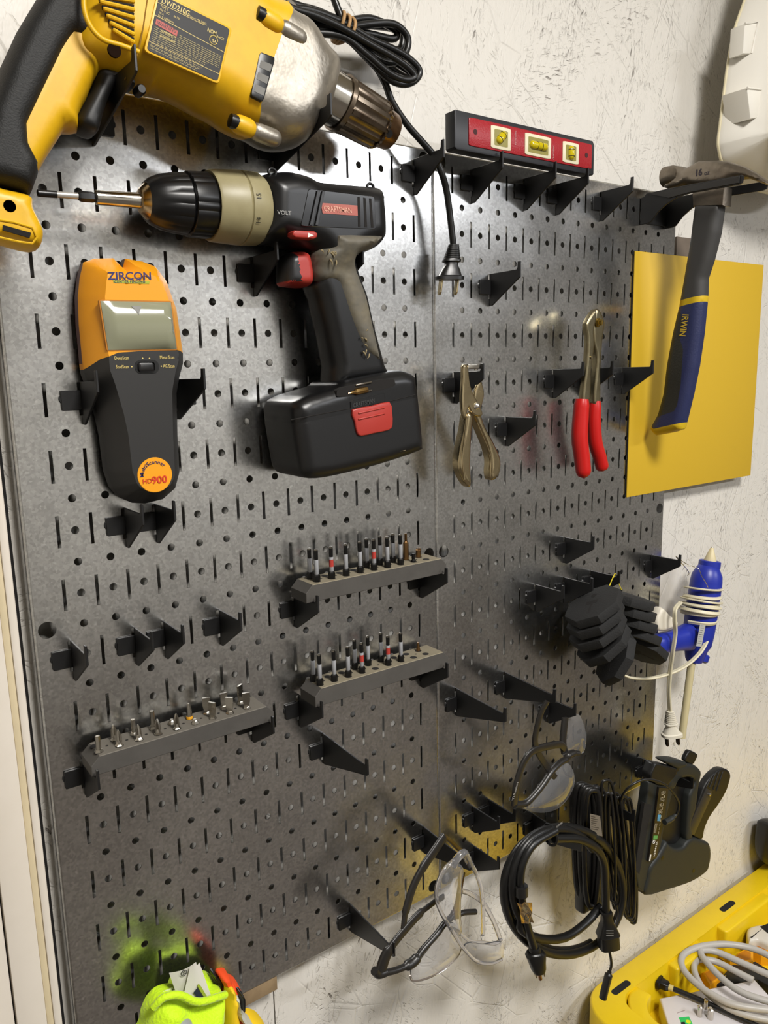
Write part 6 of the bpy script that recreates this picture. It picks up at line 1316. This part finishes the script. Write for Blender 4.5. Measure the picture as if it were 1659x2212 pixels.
# orange bit cases
M_org = mat('case_orange', 'e09a10', .4)
for k, (q, lab) in enumerate([([(1030, 1100), (1100, 1062), (1235, 1085), (1215, 1150), (1110, 1215)], 'small orange-yellow tool case under the grey cable loop'), ([(1375, 905), (1450, 868), (1520, 900), (1520, 985), (1440, 1000), (1300, 990)], 'orange-yellow plastic case at the back of the cart tray'), ([(1480, 830), (1530, 795), (1680, 850), (1700, 900), (1600, 900)], 'orange-yellow plastic case at the right photo edge')]):
    t = thing('tool_case', lab, 'tool case', (*[(atv(*fy(*q[0]), CV + 1.6)[0]), FV, atv(*fy(*q[0]), CV + 1.6)[1]],), 'orange tool cases in the cart')
    P = onv(q, CV + 1.3)
    mesh_obj('case_shell', *prism(P, FV, CV + 1.3, .06, 2, fT, 0), M_org, t, 40)
    cen = np.mean(P, 0); mesh_obj('case_recess', *prism([tuple(cen + (np.array(p) - cen) * .72) for p in P], CV + 1.4, CV + 1.292, 0, 1, fT), mat('case_shadow', 'b87208', .5), t, 0)  # flat patch in darker orange, painting the shade of a recess
dk = thing('black_tool_roll', 'black tool case strip between the orange cases and the white box', 'tool case', (*[atv(*fy(1400, 1100), CV + 1.7)[0]], FV, atv(*fy(1400, 1100), CV + 1.7)[1]))
mesh_obj('roll', *prism(onv([(1110, 1215), (1240, 1110), (1330, 1010), (1540, 990), (1800, 1150), (1850, 1330), (1560, 1160), (1250, 1200)], CV + 1.55), FV, CV + 1.55, .08, 2, fT, 0), mat('roll_black', '1a1918', .5, bump=.5, bscale=100), dk, 40)
for k in range(5): mesh_obj('steel_piece', *capsule(cv3(1150 + 22 * k, 1195 - 8 * k, CV + 1.5), cv3(1175 + 22 * k, 1160 - 8 * k, CV + 1.5), .06, 8, 3), M_stl, dk, 40)
# white rounded device at the right edge
wd = thing('white_device', 'white rounded device with a black top at the right edge of the cart', 'device', (44, FV, 3.5))
P = curve2(onv([(1460, 680), (1540, 640), (1659, 640), (1800, 690), (1800, 850), (1659, 820), (1560, 780), (1480, 790)], CV + .8), 3)
mesh_obj('shell', *prism(P, FV, CV + .8, .25, 3, fT, 0), mat('device_white', 'cfcac0', .35), wd, 50)
mesh_obj('top_panel', *prism(onv([(1582, 665), (1659, 635), (1790, 680), (1790, 790), (1659, 730)], CV + .8), CV + .9, CV + .77, .02, 1, fT), mat('panel_black', '1c1c1e', .3), wd, 30)
# black case at the right edge, behind the cart rim
kc = thing('black_case', 'black rounded case standing behind the cart at the right photo edge', 'case', (46, CV, .2))
mesh_obj('case_body', *inflate(curve2(ofs([(x, y, .4) for x, y in [(1662, 1772), (1650, 1795), (1646, 1835), (1650, 1858), (1665, 1868), (1740, 1868), (1745, 1800), (1730, 1772)]]), 3), dome(.5, .95, .4), dome(.3, -.3, .4), .2), M_bpl, kc, 50)

# ------------------------------------------------------------------ hi-vis vest at the bottom left
vs = thing('safety_vest', 'fluorescent yellow safety vest with orange trim at the bottom left', 'vest', (4, 36, 1.8))
M_hv = mat('hi_vis_yellow', 'c8f000', .7, bump=.9, bscale=420, sheen=.3); M_ho = mat('hi_vis_orange', 'f0501c', .6); M_gryt = mat('reflective_grey', '9c9ea0', .35)
def fv_(cx, cy): return 280 + cx / 4.88, 2000 + cy / 4.88
def cloth(name, pts, d0, d1, r, mt, wav=.0, par=None):
    o = curve2(ofs([(*fv_(*p), (d0 + d1) / 2) for p in pts]), 4)
    h = lambda q, x: d0 + .15 + (d1 - d0 - .15) * math.sqrt(max(0, 1 - (1 - min(x / r, 1)) ** 2)) + wav * math.sin(q[0] * 5 + q[1] * 3) * min(1, x * 2) + wav * .6 * math.sin(q[1] * 9 - q[0] * 4) * min(1, x * 2)
    return mesh_obj(name, *inflate(o, None, flat(d0), .12, hfun=h, offs=(.04, .1, .2)), mt, par or vs, 60)
cloth('back_panel', [(440, 640), (560, 540), (800, 520), (900, 580), (1020, 700), (1010, 800), (960, 1000), (450, 1000)], .5, 1.1, .3, M_hv, .03)
cloth('front_panel', [(170, 1100), (190, 990), (250, 860), (340, 770), (460, 730), (560, 740), (660, 790), (760, 800), (880, 770), (1005, 730), (1010, 860), (990, 1000), (960, 1300), (170, 1300)], 1.0, 2.3, .6, M_hv, .07)
mesh_obj('collar_hem', *tube(smooth_path([at3(*fv_(*p), d) for *p, d in [(250, 862, 2.0), (340, 768, 2.1), (460, 728, 2.15), (560, 738, 2.2), (660, 788, 2.25), (760, 800, 2.25), (880, 768, 2.2), (1010, 725, 2.0)]], 6), .13, 10), M_hv, vs, 60)
cloth('orange_fold', [(960, 560), (1050, 530), (1080, 580), (1150, 620), (1190, 700), (1190, 860), (1240, 930), (1250, 1100), (1000, 1150), (1000, 900), (1025, 720)], .9, 1.9, .4, M_ho, .04)
cloth('yellow_strip', [(1050, 670), (1090, 650), (1120, 690), (1150, 760), (1130, 860), (1150, 1000), (1020, 1100), (1010, 900), (1040, 760)], 1.3, 2.1, .25, mat('hi_vis_amber', 'f0c81c', .6), .03)
cloth('reflective_strip', [(1100, 740), (1150, 740), (1170, 850), (1240, 960), (1300, 1020), (1230, 1060), (1140, 980), (1110, 860)], 1.5, 2.2, .2, mat('reflective_silver', 'c8cabc', .4), .02)
cloth('yellow_hem', [(1200, 1000), (1300, 960), (1400, 1000), (1440, 1100), (1200, 1150)], 1.2, 2.2, .3, mat('hi_vis_amber', 'f0c81c', .6), .03)
cloth('zip_tape', [(1160, 720), (1185, 705), (1202, 740), (1200, 880), (1180, 890), (1165, 820)], 1.6, 2.25, .1, M_bpl)
cloth('zip_tape', [(870, 510), (900, 495), (960, 560), (985, 600), (950, 630), (890, 560)], .8, 1.3, .1, M_bpl)
cloth('reflective_patch', [(510, 1040), (560, 1000), (650, 1010), (680, 1100), (500, 1100)], 2.0, 2.5, .2, M_gryt)
def sheet(name, c, d, mt, cv=.1):
    q = quad_map([fv_(*p) for p in c], d); V = []
    for j in range(7): V += [tuple(np.array(q(i / 6, j / 6)) + np.array([0, 0, cv * math.sin(math.pi * i / 6)])) for i in range(7)]
    return mesh_obj(name, V, [(j * 7 + i, j * 7 + i + 1, (j + 1) * 7 + i + 1, (j + 1) * 7 + i) for j in range(6) for i in range(7 - 1)], mt, vs, 60, solid=False), q
M_tag = mat('tag_white', 'd9d6cc', .6)
ta, qa = sheet('care_tag', [(352, 690), (455, 645), (500, 740), (372, 760)], 1.35, M_tag, .0)
tb_, qb = sheet('care_tag', [(415, 495), (700, 380), (760, 640), (500, 740)], 1.55, M_tag, .12)
tc_, qc = sheet('care_tag', [(640, 420), (735, 385), (870, 770), (560, 770)], 1.8, M_tag, .1)
text('size_print', 'XL', .26, at3(*fv_(455, 665), 1.4), (-1, .3, 0), (.3, 1, 0), M_lbl, ta, lift=.02)
text('care_symbol', 'X', .2, at3(*fv_(553, 520), 1.7), (1, -.1, 0), (-.2, -1, 0), M_lbl, tb_, lift=.03)
mesh_obj('care_ring', *tube([tuple(np.array(at3(*fv_(572, 497), 1.73)) + np.array([.1 * math.cos(t), .1 * math.sin(t), 0])) for t in np.linspace(0, 6.283, 18, endpoint=False)], .012, 5, True), M_lbl, tb_, 0)
pp = lambda a: [(*at(*fv_(*p), 1.95), 1.95) for p in a]
mesh_obj('brand_patch', pp([(715, 650), (800, 785), (740, 795), (672, 705)]), [(0, 1, 2, 3)], mat('patch_navy', '23283c', .5), tc_, 0, solid=False)
mesh_obj('lime_bar', pp([(722, 610), (745, 625), (835, 775), (805, 785), (716, 640)]), [(0, 1, 2, 3, 4)], mat('bar_lime', '9cae3c', .5), tc_, 0, solid=False)
